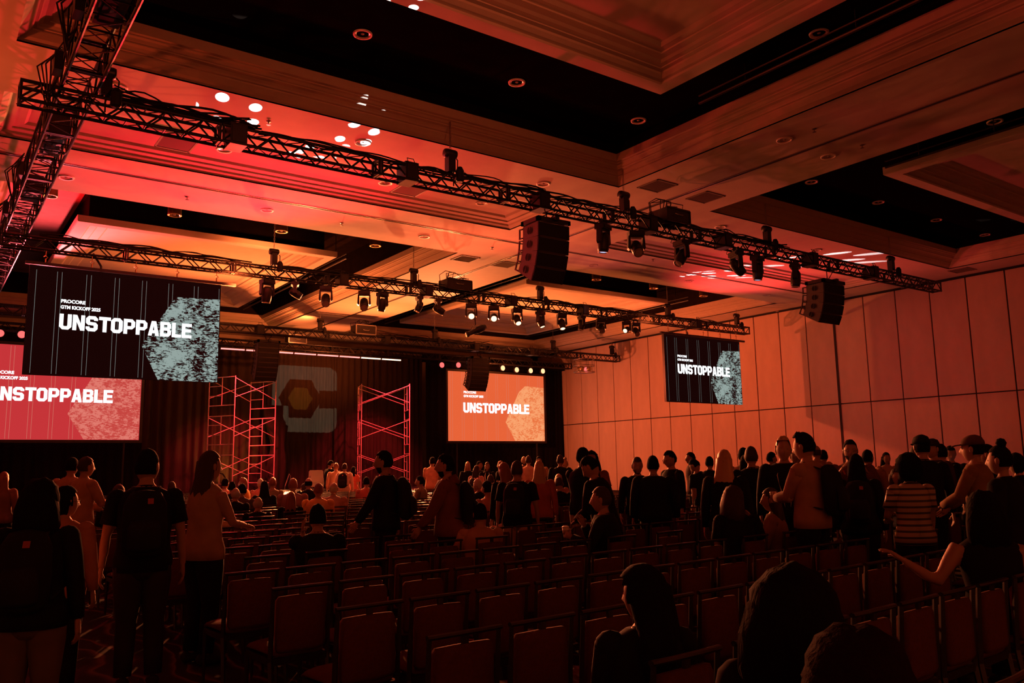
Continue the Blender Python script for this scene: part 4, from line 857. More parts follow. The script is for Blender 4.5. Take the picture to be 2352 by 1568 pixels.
def person(px, top, dep, v, o, label):
    if o.get('sit') and 15 < dep < 26 and 450 < px < 1000: dep *= .90
    sit = o.get('sit'); g = o.get('s', 'm'); q = atd(px, top, dep); X, Y = q[0], q[1]; rowj = None
    if 'xy' in o: X, Y = o['xy']
    elif sit:
        yy, rowj = seatY(X, Y); d = ray(px, top); t = (yy+.22)/d[1]; X, Y = d[0]*t, d[1]*t; yy = rowY(rowj, X); Y = yy+.22
    elif X > 1.75 and Y < 31.5 and not o.get('free'):
        yg = gapY(X, Y); d = ray(px, top); t = yg/d[1]; X, Y = d[0]*t, d[1]*t
    for _ in range(4):
        if 'xy' in o or not any(math.hypot(X-c[0], Y-c[1]) < (.45 if not o.get('free') else .38) for c in CUT): break
        q_ = (Y+(1.02 if sit or not o.get('free') else .45))/Y; X, Y = X*q_, Y*q_
        if sit: rowj += 1; Y = rowY(rowj, X)+.22
    d = ray(px, top); t = (X*F_[0]+Y*F_[1])/(d[0]*F_[0]+d[1]*F_[1]); ztop = H+d[2]*t; base = o.get('base', 0)
    k = (ztop-base)/(1.765 if not sit else 1.36); k = max(.88, min(1.10, k)); az = v+math.degrees(YAW)+math.degrees(math.atan((px-1176)/FPX)); rz = -math.radians(az)
    near = dep < 15; R2 = Matrix.Rotation(rz, 3, 'Z')
    sw = {'m': 1.0, 'f': .90}[g]; b = o.get('build', 1.0)*1.15
    dz = -.40 if sit else 0; piv = Vector((0, 0, .95+dz)); lean = Matrix.Rotation(-math.radians(o.get('lean', 4 if sit else 2)), 3, 'X') @ Matrix.Rotation(math.radians(o.get('side', 0)), 3, 'Y')
    def U(p): p = Vector(p)+Vector((0, 0, dz)); return lean @ (p-piv)+piv if p.z > piv.z else p
    tz = [.88, .95, 1.04, 1.14, 1.26, 1.36, 1.425, 1.458, 1.49]
    tw = [(.155, .11), (.168, .12), (.150, .108), (.145, .105), (.168, .118), (.182, .112), (.168, .095), (.122, .08), (.072, .066)] if g == 'm' else [(.16, .115), (.172, .122), (.142, .10), (.128, .095), (.148, .112), (.158, .10), (.145, .086), (.105, .072), (.060, .056)]
    tw = [(a*b, c*b) for a, c in tw]; tp = [U((0, 0, z)) for z in tz]
    sh = [U((s*.176*sw*b, -.005, 1.415)) for s in (-1, 1)]
    if sit: lh0, rh0 = (-.12, .32, .62-0*dz), (.12, .32, .62)
    else: lh0, rh0 = (-.255*sw*b, .04, .84), (.255*sw*b, .04, .84)
    hands = [Vector(o.get('lh', lh0)), Vector(o.get('rh', rh0))]; arms = []
    for i, s in enumerate((-1, 1)):
        e, w_ = ik(sh[i], hands[i], .29, .255, (s*.6, -.5, -.8) if not sit else (s*.35, -.1, -1)); arms.append((sh[i], e, w_))
    legs = []
    for s in (-1, 1):
        st = o.get('step', .0)*s
        hip = Vector((s*.088, 0, .90+dz)); ank = Vector((s*.11, .44, .085)) if sit else Vector((s*.105, -.02+st, .085))
        kn = Vector((s*.12, .43, .50)) if sit else (hip+ank)/2+Vector((s*.0, .035+abs(st)*.15, 0)); legs.append((hip, kn, ank))
    def limb(mb, pts, rad, n): mb.loft(pts, rad, n, (1, 0, 0) if abs((Vector(pts[-1])-Vector(pts[0])).normalized().x) < .9 else (0, 1, 0))
    def mids(a, c, t): return Vector(a).lerp(Vector(c), t)
    bd = MB(); n = 10
    bd.loft(tp, tw, 14)
    hc = U((0, .012, 1.638)); nb = U((0, -.012, 1.44)); limb(bd, [nb, mids(nb, hc, .4), hc+Vector((0, -.02, -.03))], [.062 if g == 'm' else .052, .056 if g == 'm' else .046, .05], n)
    for (a, e, w_) in arms: limb(bd, [a, mids(a, e, .5), e, mids(e, w_, .3), w_], [.052*b, .046*b, .038, .040, .026], n)
    for (hp_, kn, an) in legs: limb(bd, [hp_, mids(hp_, kn, .45), kn, mids(kn, an, .3), an], [.092*b, .082*b, .056, .056, .036], n)
    for (hp_, kn, an) in legs: bd.loft([an+Vector((0, -.05, -.04)), an+Vector((0, .02, -.045)), an+Vector((0, .10, -.055)), an+Vector((0, .17, -.068))], [(.032, .030), (.036, .036), (.042, .028), (.03, .014)], 8, (1, 0, 0))
    # clothing lofts
    e_ = .014 if not o.get('jacket') else .028; top_ = MB(); sl = o.get('sleeve', 's'); nn = 12
    zt = list(tz); hem = o.get('hem', .86)
    top_.loft([U((0, 0, hem))]+tp[1:], [(tw[0][0]+e_+.012, tw[0][1]+e_+.014)]+[(a+e_+(.008 if 0 < i < 5 else 0), c+e_) for i, (a, c) in enumerate(tw[1:], 1)], 18)
    def ball(mb, c, r, nn_=12): mb.lathe([(0, -r), (r*.5, -r*.87), (r*.87, -r*.5), (r, 0), (r*.87, r*.5), (r*.5, r*.87), (0, r)], c, nn_)
    for (a, e, w_) in arms:
        if sl != 'n': ball(top_, a+Vector((0, 0, -.008)), .057*b+e_*.6); 
        if sl == 'l': ball(top_, e, .049+e_*.5, 10)
        if sl == 'l': limb(top_, [a, mids(a, e, .5), e, mids(e, w_, .5), mids(e, w_, .92)], [.056*b+e_*.6, .054*b+e_*.5, .049+e_*.5, .045+e_*.5, .036+e_*.4], nn)
        elif sl == 's': limb(top_, [a, mids(a, e, .4), mids(a, e, .72)], [.056*b+e_*.6, .058*b, .060*b], nn)
    if o.get('hood'): top_.loft([U((0, -.06, 1.40)), U((0, -.09, 1.46)), U((0, -.06, 1.53))], [(.10, .05), (.12, .06), (.09, .05)], 12)
    else: top_.loft([U((0, -.01, 1.45)), U((0, -.005, 1.50))], [(.078, .072), (.066, .064)], 12)
    bot = MB()
    bot.loft([Vector((0, 0, .80+dz)) if not sit else Vector((0, .03, .46)), Vector((0, 0, .88+dz)), Vector((0, 0, .97+dz)), U((0, 0, 1.03))], [(.13, .10), (.168*b, .126*b), (.163*b, .120*b), (.14*b, .105*b)], 16)
    if o.get('skirt') and not sit: bot.loft([Vector((0, 0, .98)), Vector((0, 0, .8)), Vector((0, .01, .5))], [(.17, .13), (.20, .16), (.25, .2)], 16)
    for (hp_, kn, an) in legs: limb(bot, [hp_, mids(hp_, kn, .3), kn, mids(kn, an, .5), mids(kn, an, .96)], [.105*b, .100*b, .076, .070, .062], nn)
    shoes = []
    for (hp_, kn, an) in legs:
        m_ = MB(); m_.loft([an+Vector((0, -.075, -.035)), an+Vector((0, -.05, -.03)), an+Vector((0, .03, -.035)), an+Vector((0, .11, -.048)), an+Vector((0, .19, -.065)), an+Vector((0, .205, -.072))], [(.02, .03), (.042, .05), (.045, .045), (.052, .035), (.04, .02), (.01, .008)], 10, (1, 0, 0)); shoes.append(m_)
    # head with face
    hy, hpch = math.radians(o.get('hy', 0)), math.radians(o.get('hp', 0)); HRm = lean @ Matrix.Rotation(-hy, 3, 'Z') @ Matrix.Rotation(-hpch, 3, 'X')
    hv, hf = head_grid(26 if near else 18, 20 if near else 14); hs = 1.09 if g == 'm' else 1.04
    extra = MB(); extra.add([hc+HRm @ (Vector(p)*hs) for p in hv], hf)
    for s in (-1, 1):
        e2 = MB().lathe([(0, -.03), (.012, -.024), (.016, 0), (.014, .02), (0, .032)], (0, 0, 0), 8); extra.add([hc+HRm @ (Vector((s*.078+p[0]*.5, -.008+p[1]*1.2, p[2]+.002))*hs) for p in e2.v], e2.f)
    nh = len(extra.f)
    if near:
        extra.cur = 1
        for s in (-1, 1): e3 = MB().lathe([(0, -.009), (.010, -.005), (.012, 0), (.010, .005), (0, .009)], n=8); extra.add([hc+HRm @ (Vector((s*.030+p[0], .081+p[1]*.5, .011+p[2]))*hs) for p in e3.v], e3.f)
        extra.cur = 0
    hinfo = []
    for i, (a, e, w_) in enumerate(arms):
        s = (-1, 1)[i]; dd = (w_-e).normalized(); grip = o.get('grip', ()); cu = .75 if i in grip else .28
        pal = Vector((-s, .1, 0)) if abs(dd.z) > .6 else (Vector((-s*.9, 0, .1)) if i in grip else Vector((-s*.2, .0, -1)))
        hand(extra, w_+dd*.0, dd, pal, -s, cu, 1); hinfo.append((w_+dd*.09+pal*.035, dd))
    root = thing('person', label, 'person', (X, Y, base), rz, o.get('group'))
    hair = o.get('hair', 'short'); hm = HAIRM[o.get('hc', 'brown')]
    J = dict(root=root, bd=bd, extra=extra, k=k, vox=.021 if near else .036, skin=SKIN[o.get('sk', 0)])
    JOBS.append(J)
    def put(mb, name, m_, smooth=True, lab=None):
        mb.v = [(p[0]*k, p[1]*k, p[2]*k) for p in mb.v]; return mb.build(name, m_, root, smooth, None, None, lab)
    tm = cm(o.get('top', (.03, .03, .03)))
    if o.get('stripe'): tm = STRIPE
    put(top_, o.get('tn', 'shirt'), tm); put(bot, 'skirt' if o.get('skirt') else 'trousers', cm(o.get('bot', (.03, .03, .04))))
    for s_ in shoes: put(s_, 'shoe', cm((.03, .025, .02)))
    if hair != 'none':
        hmesh = hair_mesh('short' if hair == 'cap' else hair, int(px)); hv_ = o.get('hv', 1); hmesh.v = [tuple(hc+HRm @ (Vector((p[0]*hv_, p[1]*hv_, p[2]*(1+(hv_-1)*.3)))*hs)) for p in hmesh.v]; put(hmesh, 'hair', hm)
    if o.get('cap'):
        c_ = MB().loft([(0, -.005, .045), (0, -.005, .075), (0, -.004, .115), (0, 0, .137), (0, 0, .142)], [(.088, .108), (.087, .106), (.070, .085), (.03, .04), (.005, .005)], 18)
        c_.loft([(0, .09, .052), (0, .14, .048), (0, .175, .040), (0, .185, .036)], [(.070, .006), (.066, .006), (.045, .005), (.02, .004)], 10, (1, 0, 0)); c_.v = [tuple(hc+HRm @ (Vector(p)*hs)) for p in c_.v]; put(c_, 'cap', cm(o['cap']))
    if o.get('beard'):
        bmesh_ = MB(); g_, F2 = head_grid(22, 16, 1.05, False); bmesh_.add(g_, [f for f in F2 if all(g_[i][2] < -.03 and g_[i][1] > .0 and not (g_[i][2] > -.075 and abs(g_[i][0]) < .024) for i in f)]); bmesh_.v = [tuple(hc+HRm @ (Vector(p)*hs)) for p in bmesh_.v]; put(bmesh_, 'beard', hm)
    if o.get('glasses'):
        gl = MB()
        for s in (-1, 1): gl.tube([(s*.031+.024*math.cos(a), .094, .012+.018*math.sin(a)) for a in [2*PI*q_/10 for q_ in range(11)]], .0022, 4, False); gl.tube([(s*.055, .092, .015), (s*.08, .03, .012), (s*.082, -.01, .008)], .002, 4)
        gl.tube([(-.008, .096, .014), (.008, .096, .014)], .002, 4); gl.v = [tuple(hc+HRm @ (Vector(p)*hs)) for p in gl.v]; put(gl, 'glasses', M['iron'])
    if o.get('lapel'):
        lp = MB(); 
        for s in (-1, 1): lp.add([U((s*.02, -.138*b, 1.0))*1, U((s*.03, .14*b, 1.0)), U((s*.10, .13*b, 1.36)), U((s*.05, .10, 1.46))], [(1, 2, 3)])
        put(lp, 'shirt_front', cm((.7, .66, .62)))
    # things carried: their own top-level objects
    if o.get('bp'):
        bk = thing('backpack', o['bp'], 'backpack', (X, Y, base), rz); yb = -(tw[4][1]+.014)
        m1 = MB().loft([U((0, yb-.07, .98)), U((0, yb-.09, 1.02)), U((0, yb-.095, 1.18)), U((0, yb-.08, 1.36)), U((0, yb-.05, 1.44)), U((0, yb-.04, 1.455))], [(.10, .05), (.15, .085), (.16, .09), (.15, .075), (.11, .045), (.05, .02)], 16); m1.v = [(p[0]*k, p[1]*k, p[2]*k) for p in m1.v]; m1.build('bag_body', cm(o.get('bpc', (.015, .014, .014))), bk, True)
        m2 = MB().loft([U((0, yb-.16, 1.02)), U((0, yb-.185, 1.05)), U((0, yb-.185, 1.18)), U((0, yb-.16, 1.24))], [(.09, .02), (.115, .035), (.115, .035), (.09, .02)], 14); m2.v = [(p[0]*k, p[1]*k, p[2]*k) for p in m2.v]; m2.build('front_pocket', cm((.02, .018, .018)), bk, True)
        for s in (-1, 1):
            m3 = MB().loft([U((s*.07, yb-.01, 1.42)), U((s*.085, -.01, 1.492)), U((s*.10, tw[5][1]+.02, 1.38)), U((s*.12, tw[4][1]+.03, 1.24)), U((s*.16, .03, 1.1)), U((s*.13, yb-.02, 1.04))], [(.025, .006)]*6, 6, (1, 0, 0)); m3.v = [(p[0]*k, p[1]*k, p[2]*k) for p in m3.v]; m3.build('strap', cm((.02, .018, .018)), bk, True)
        m5 = MB().add([U((.015, yb-.205, 1.36)), U((.055, yb-.205, 1.36)), U((.055, yb-.19, 1.40)), U((.015, yb-.19, 1.40))], [(0, 1, 2, 3)]); m5.v = [(p[0]*k, p[1]*k, p[2]*k) for p in m5.v]; m5.build('label_patch', cm((.35, .08, .05)), bk)
    if o.get('cup'):
        i = o.get('cuph', 1); hp2, dd = hinfo[i]; c0 = R2 @ (hp2*k)+Vector((X, Y, base-.05)); cu = thing('paper_cup', o['cup'], 'cup', c0, rz)
        MB().lathe([(0, 0), (.027, 0), (.038, .105), (.0, .105)], n=16).build('body', M['paper'], cu, True); MB().lathe([(.030, .03), (.032, .03), (.0365, .08), (.034, .08)], n=16).build('sleeve', M['cardb'] if o.get('sleevecup', 1) else M['paper'], cu, True); MB().lathe([(.040, .103), (.040, .112), (.034, .122), (0, .122)], n=16).build('lid', M['lid'], cu, True)
    if o.get('phone'):
        i = o.get('cuph', 1); hp2, dd = hinfo[i]; c0 = R2 @ (hp2*k)+Vector((X, Y, base)); ph_ = thing('phone', o['phone'], 'phone', c0, rz); r_ = Matrix.Rotation(-.6, 3, 'X')
        MB().cbox((0, 0, .02), (.072, .009, .148), r_).build('case', M['iron'], ph_); MB().cbox((0, 0, 0), (.064, .002, .138), r_).build('display', M['phone'], ph_, loc=(0, -.0055, .023))
    CUT.append((X, Y, sit, rowj, label))
    return root
STRIPE = bpy.data.materials.new('striped_tee'); STRIPE.use_nodes = True
N, L = nodes(STRIPE); tc = N.new('ShaderNodeTexCoord'); sx = N.new('ShaderNodeSeparateXYZ'); mm = N.new('ShaderNodeMath'); mm.operation = 'MULTIPLY'; mm.inputs[1].default_value = 17; fr = N.new('ShaderNodeMath'); fr.operation = 'FRACT'; gt = N.new('ShaderNodeMath'); gt.operation = 'GREATER_THAN'; gt.inputs[1].default_value = .36; mx = N.new('ShaderNodeMix'); mx.data_type = 'RGBA'
mx.inputs[6].default_value = (.03, .02, .02, 1); mx.inputs[7].default_value = (.38, .30, .22, 1)
L.new(tc.outputs['Object'], sx.inputs[0]); L.new(sx.outputs[2], mm.inputs[0]); L.new(mm.outputs[0], fr.inputs[0]); L.new(fr.outputs[0], gt.inputs[0]); L.new(gt.outputs[0], mx.inputs[0]); L.new(mx.outputs[2], N['Principled BSDF'].inputs['Base Color'])
BLK = (.010, .008, .008); KH = (.42, .30, .19); GRY = (.18, .15, .14); BEI = (.40, .29, .20); WHT = (.72, .66, .6); OLV = (.20, .16, .08); RST = (.40, .10, .06); NAVY = (.02, .022, .04)
PP = [
 # --- aisle at left
 (92, 1104, 4.9, 15, dict(s='f', hair='curly', hc='black', top=BLK, sleeve='l', bot=(.12, .09, .08), bp='black backpack worn by the curly-haired woman at far left'), 'woman with big dark curly hair and grey trousers walking away at far left'),
 (150, 1121, 6.3, 20, dict(s='f', hair='bob', hc='black', top=(.42, .20, .13), sleeve='l', bot=BLK, glasses=1, hy=40), 'person with glasses and pale sleeve half hidden behind the curly-haired woman'),
 (340, 1036, 6.7, 0, dict(hair='short', hc='black', top=BLK, sleeve='s', bot=(.03, .02, .02), hy=25, bp='black backpack of the man in the aisle'), 'man in black polo and backpack standing in the aisle, seen from behind'),
 (475, 1039, 7.5, 55, dict(s='f', hair='long', hc='brown', top=(.34, .22, .15), sleeve='n', bot=BLK, lh=(-.05, .34, 1.12), rh=(.10, .36, 1.12), free=1), 'long-haired woman in a sleeveless beige top holding up her arm beside the aisle'),
 (193, 1052, 12, 60, dict(hair='short', hc='brown', top=(.38, .22, .14), sleeve='l', bot=BLK, rh=(.14, .36, 1.16), lh=(-.05, .34, 1.05), grip=(1,), cup='dark cup held by the man in the vest', free=1), 'man in a dark vest with pale sleeves holding a dark cup'),
 (163, 1053, 13.2, 30, dict(hair='short', hc='black', top=(.36, .2, .13), sleeve='l', bot=BLK, free=1), 'man in a pale shirt behind the man with the vest'),
 (8, 1085, 14.5, 20, dict(s='f', hair='long', hc='red', top=(.2, .1, .08), sleeve='l', bot=BLK, free=1), 'long-haired woman at the left frame edge far down the aisle'),
 (273, 1116, 13, 0, dict(sit=1, hair='short', hc='brown', top=BLK), 'seated person whose head shows between the vest man and the aisle man'),
 (395, 1108, 19, 0, dict(sit=1, hair='short', hc='brown', top=BLK), 'seated person just right of the aisle man, far forward'),
 # --- centre
 (888, 1038, 10, -75, dict(hair='short', hc='black', top=BLK, sleeve='l', jacket=1, bot=BLK, beard=1, lh=(-.20, .30, .95), rh=(.3, -.05, .82), step=.12, bp='black backpack of the bearded man with a turned head'), 'bearded man in a black jacket walking left between the rows'),
 (1030, 1046, 10, -80, dict(hair='short', hc='black', top=(.16, .06, .05), sleeve='l', jacket=1, hood=1, bot=BLK, beard=1, lh=(-.2, .32, .92), step=.1, bp='black backpack of the man in the hooded jacket'), 'man in a brownish hooded jacket walking left behind the bearded man'),
 (1160, 1064, 12.4, -40, dict(s='f', hair='long', hc='red', top=BLK, sleeve='l', bot=BLK), 'auburn long-haired woman just left of the man with the polo and backpack'),
 (1186, 1061, 11.2, 10, dict(hair='short', hc='brown', top=BLK, sleeve='s', bot=KH, build=1.05, bp='black backpack low on the back of the polo man'), 'man in black polo, khaki trousers and backpack left of the standing group'),
 (1238, 1060, 13.6, 0, dict(s='f', hair='long', hc='blond', top=RST, sleeve='l', bot=BLK), 'long blond woman in a rust red jacket seen from behind'),
 (1105, 1160, 8.9, -10, dict(sit=1, hair='short', hc='black', top=(.42, .23, .15), sleeve='l', lean=2, lh=(-.26, .28, .88), grip=(0,), cup='white paper cup with lid held beside the seated man in beige', cuph=0, build=1.05), 'seated man in a pale beige shirt holding up a paper cup'),
 (732, 1163, 7.6, -5, dict(sit=1, hair='short', hc='black', top=BLK, sleeve='s', build=1.05, lh=(-.14, .12, 1.12)), 'seated man in a black tee with his hand at his chin, centre'),
 (1335, 1030, 12.4, 35, dict(hair='short', hc='black', sk=2, top=BLK, sleeve='s', bot=KH, rh=(.14, .30, 1.02), lh=(-.10, .3, 1.0)), 'tall man in black polo and khaki trousers at the left of the standing group'),
 (1357, 1038, 13.6, 180, dict(hair='curly', hc='black', sk=1, top=(.25, .08, .06), sleeve='s', bot=BLK, rh=(-.02, .3, 1.1), grip=(1,), cup='paper cup held by the curly-haired man behind the khaki trousers man'), 'curly-haired man facing the camera behind the tall man in polo'),
 (1388, 1044, 9.6, -70, dict(hair='short', hc='black', top=BLK, sleeve='l', jacket=1, bot=BLK, lean=14, hp=25, lh=(-.1, .34, 1.0), rh=(.05, .34, 1.0)), 'dark-haired man in black bending his head to the left'),
 (1462, 1052, 13, 170, dict(hair='short', hc='brown', top=BLK, sleeve='l', bot=BLK, beard=1, hp=10), 'bearded man in black facing the camera inside the standing group'),
 (1499, 1049, 11.6, 0, dict(hair='short', hc='black', top=BLK, sleeve='l', jacket=1, bot=BLK, build=1.1), 'broad man in black seen from behind, middle of the standing group'),
 (1543, 1037, 12, -120, dict(hair='short', hc='black', top=BLK, sleeve='l', bot=BLK, glasses=1, hp=12, build=1.05), 'man with glasses in a black sweater looking down to the left'),
 (1589, 1040, 20, -100, dict(hair='short', hc='black', sk=1, top=(.06, .03, .03), sleeve='s', bot=BLK, free=1), 'small dark standing man near the wall, right of the man with glasses'),
 (1609, 1053, 15, -60, dict(hair='short', hc='black', top=BLK, sleeve='s', bot=BLK, hp=30, lean=10), 'man bowing his head between the man with glasses and the blond woman'),
 (1628, 1050, 17, 20, dict(hair='short', hc='black', top=BLK, sleeve='l', bot=BLK), 'dark-haired man just left of the blond woman, further off'),
 (1662, 1035, 10.5, 5, dict(s='f', hair='long', hc='blond', top=BLK, sleeve='l', bot=BLK), 'woman with long straight blond hair and black top, back to the camera'),
 (1706, 1030, 14.2, 5, dict(hair='short', hc='black', top=BEI, sleeve='s', bot=BLK), 'man in a pale shirt behind the two dark heads right of the blond woman'),
 (1724, 1028, 11.6, 0, dict(hair='short', hc='brown', top=BLK, sleeve='l', bot=BLK), 'tall man in black between the blond woman and the grey-haired man'),
 (1712, 1046, 9.2, -5, dict(s='f', hair='long', hc='black', top=BLK, sleeve='l', bot=BLK, bp='black backpack of the long dark-haired woman in the group'), 'woman with long dark hair and backpack standing in front of the tall man'),
 (1768, 1040, 18, 60, dict(hair='short', hc='black', top=BLK, bot=BLK, free=1), 'dark-haired man far back, left of the grey-haired man'),
 (1797, 1008, 11, 175, dict(hair='quiff', hc='blond', top=BLK, sleeve='l', jacket=1, bot=BLK, lapel=1), 'fair-haired man in an open black jacket facing the camera'),
 (1830, 1047, 22, 175, dict(hair='short', hc='black', sk=0, top=WHT, sleeve='s', bot=BLK, free=1), 'small brightly lit man in a pale shirt seen between two tall men'),
 (1822, 1033, 18, 160, dict(hair='short', hc='black', sk=1, top=BLK, bot=BLK, free=1), 'dark-haired man behind the small brightly lit man'),
 (1853, 997, 9.4, -65, dict(hair='quiff', hc='black', top=(.36, .21, .14), sleeve='l', jacket=1, bot=BLK, lh=(-.02, .36, 1.14), grip=(0,), cuph=0, cup='white paper cup held by the tallest man', rh=(.24, .02, .82), hp=8, bp='black backpack of the tallest man'), 'tallest man, in a beige zip sweater, holding a cup and looking left'),
 (1873, 1023, 16, 10, dict(hair='bald', hc='brown', top=(.3, .18, .12), bot=BLK), 'bald man half hidden behind the tallest man'),
 (1890, 1035, 17, 10, dict(hair='short', hc='black', top=(.2, .1, .07), bot=BLK), 'dark-haired man just right of the tallest man, further off'),
 (1951, 1013, 11.3, 175, dict(hair='short', hc='black', top=(.14, .06, .05), sleeve='l', bot=BLK, beard=1, glasses=1, rh=(.16, .22, 1.38), lh=(-.16, .2, 1.38)), 'bearded man with glasses raising his hands, facing the camera'),
 (1965, 1045, 9.2, 0, dict(s='f', hair='long', hc='black', top=BLK, sleeve='l', jacket=1, bot=BLK, bp='black backpack of the dark-haired woman before the bearded man'), 'woman with long dark hair in front of the bearded man with glasses'),
 (1990, 1035, 13.8, 20, dict(hair='short', hc='black', top=(.32, .18, .1), sleeve='l', bot=BLK, bp='backpack of the man in the tan shirt'), 'man in a tan shirt with backpack right of the dark-haired woman'),
 (2033, 1040, 19, 150, dict(s='f', hair='long', hc='black', top=(.45, .28, .2), sleeve='l', bot=BLK, free=1, lh=(-.1, .3, 1.0), rh=(.1, .3, 1.0)), 'young long-haired woman in a pale jacket, lit, further off'),
 (2050, 1078, 15.5, 150, dict(s='f', sit=1, hair='long', hc='brown', top=(.3, .15, .1)), 'seated woman between the pale jacket woman and the striped tee'),
 (2087, 1048, 8.8, -30, dict(s='f', hair='afro', hc='black', sk=1, stripe=1, sleeve='s', bot=BLK, rh=(.22, .1, .84), lh=(-.12, .32, 1.1)), 'woman with round curly hair and a striped tee'),
 (2117, 1003, 10.2, -20, dict(hair='short', hc='black', cap=BLK, top=BLK, sleeve='l', bot=BLK), 'tall man in a black baseball cap behind the striped tee woman'),
 (2143, 1011, 10.8, -140, dict(hair='short', hc='black', cap=(.03, .02, .02), top=(.06, .03, .03), sleeve='l', bot=BLK), 'man in a dark cap just right of the black-capped tall man'),
 (2108, 1027, 9.5, -50, dict(hair='short', hc='brown', top=BLK, sleeve='l', bot=BLK), 'brown-haired man in front of the two capped men'),
 (2162, 1022, 12.8, -30, dict(hair='short', hc='black', top=BLK, sleeve='l', bot=BLK), 'dark-haired man right of the capped men'),
 (2181, 1026, 14.5, 170, dict(hair='short', hc='black', top=BLK, sleeve='s', bot=BLK, hp=15, rh=(.05, .32, 1.15), lh=(-.1, .3, 1.1), grip=(1,), phone='lit phone held by the man left of the olive cap'), 'man in a black tee looking at a lit phone'),
 (2217, 1056, 15, -60, dict(sit=1, hair='short', hc='black', top=BLK), 'seated dark figure below the man with the lit phone'),
 (2240, 1004, 9.1, -75, dict(hair='short', hc='black', cap=(.10, .05, .04), top=(.22, .13, .07), sleeve='l', bot=BLK, lh=(-.1, .36, 1.05), rh=(.1, .36, 1.02)), 'man in a cap and olive shirt facing left with outstretched hands'),
 (2272, 1023, 11, -80, dict(hair='short', hc='black', top=BLK, sleeve='l', bot=BLK), 'dark-haired man between the olive shirt man and the woman with the bun'),
 (2303, 1026, 8.4, -70, dict(s='f', hair='bun', hc='black', top=BLK, sleeve='l', jacket=1, bot=BLK), 'woman with her hair in a bun near the right edge facing left'),
 (2338, 1043, 9.8, -50, dict(s='f', hair='bob', hc='black', top=BLK, sleeve='l', jacket=1, bot=BLK), 'person in black at the right frame edge of the crowd'),
 (1395, 1122, 8.7, -80, dict(sit=1, hair='short', hc='brown', top=BLK, sleeve='l', jacket=1, lh=(-.18, .36, .86), grip=(0,), cuph=0, cup='reddish paper cup held low by the seated man in profile', rh=(.0, .26, .98)), 'seated man in black in profile with his hands before him'),
 (1690, 1119, 9, -20, dict(s='f', sit=1, hair='curly', hc='brown', top=BLK, sleeve='s', rh=(.22, .16, .98), hy=50), 'seated curly-haired woman resting her head on her arm'),
 (1787, 1124, 8.6, -80, dict(s='f', sit=1, hair='long', hc='brown', top=(.25, .13, .07), sleeve='l'), 'seated woman in profile with long hair and a tan jacket'),
 (2247, 1134, 6.7, -15, dict(s='f', sit=1, hair='curly', hc='black', sk=0, top=BLK, sleeve='n', bot=BLK, lh=(-.55, .02, .92)), 'seated woman with dark hair stretching a bare arm along the next chair'),
 # --- foreground
 (1492, 1342, 2.95, -20, dict(s='f', sit=1, hair='long', hc='black', top=BLK, sleeve='l', jacket=1, hy=-35, hv=1.3), 'woman with long black hair seated in the foreground, left one of the near heads'),
 (1797, 1322, 3.35, 5, dict(s='f', sit=1, hair='curly', hc='black', sk=1, top=BLK, sleeve='l', jacket=1, hv=1.25, lh=(-.06, .16, 1.02)), 'person with bushy black hair seated in the foreground, middle of the near heads'),
 (1988, 1470, 2.1, 0, dict(s='f', sit=1, xy=(1.97, 1.27), hair='curly', hc='auburn', top=(.05, .012, .01), sleeve='l', hv=1.3), 'person with reddish curly hair seated nearest the camera'),
 # --- front audience, seated
 (515, 1100, 24, 30, dict(sit=1, hair='short', hc='black', top=(.75, .42, .28), sleeve='s'), 'seated man in a salmon shirt at the left end of the front audience'),
 (533, 1108, 22, 5, dict(sit=1, hair='short', hc='black', top=BLK), 'seated dark figure behind the glowing phone'),
 (564, 1099, 24, -70, dict(sit=1, hair='quiff', hc='red', top=(.65, .30, .04), sleeve='s', lh=(-.1, .3, 1.0), grip=(0,), cuph=0, phone='small glowing phone held up by the man in the orange shirt'), 'seated red-haired man in an orange-yellow shirt in profile'),
 (541, 1121, 17.5, 5, dict(sit=1, hair='bald', hc='grey', top=BLK, sleeve='s'), 'seated bald man beside the sleeveless woman'),
 (556, 1113, 19.2, 5, dict(sit=1, hair='short', hc='black', top=(.10, .07, .05)), 'seated broad man in brown behind the bald man'),
 (598, 1101, 24.5, 10, dict(sit=1, hair='short', hc='grey', top=(.55, .22, .2), sleeve='l'), 'seated man in a pink shirt with grey hair'),
 (608, 1106, 20, 0, dict(s='f', sit=1, hair='long', hc='black', top=BLK, lh=(-.28, .30, .80), grip=(0,), cuph=0, phone='glowing tablet held left of the straight-haired seated person'), 'seated person with dark straight hair in front of the pink shirt'),
 (626, 1099, 23.5, 5, dict(sit=1, hair='quiff', hc='red', top=OLV, sleeve='s'), 'seated red-haired man in an olive sweater with a white collar'),
 (592, 1167, 13.5, 5, dict(sit=1, hair='bald', hc='grey', top=BLK, sp=1), 'low seated bald man whose head just shows over the chair rows'),
 (668, 1131, 17.2, 5, dict(s='f', sit=1, hair='long', hc='red', top=BLK), 'seated woman with long auburn hair left of the yellow tee man'),
 (673, 1101, 20, 0, dict(sit=1, hair='short', hc='red', sk=0, top=(.25, .12, .12), sleeve='s', build=1.1), 'broad seated man in a grey tee with a lanyard'),
 (708, 1098, 22.5, 5, dict(sit=1, hair='bald', hc='black', top=BLK), 'balding seated man in black behind the yellow tee man'),
 (700, 1112, 24, -20, dict(sit=1, hair='short', hc='brown', top=(.8, .6, .3)), 'seated figure in a cream top leaning between two men'),
 (731, 1112, 17.0, 10, dict(sit=1, hair='short', hc='red', top=(.80, .42, .12), sleeve='s', build=1.12), 'seated man in a bright yellow-orange tee in the front audience'),
 (765, 1109, 19.2, 15, dict(sit=1, hair='bald', hc='grey', top=(.4, .22, .17), sleeve='l', build=1.1), 'older seated man in a pinkish shirt right of the yellow tee man'),
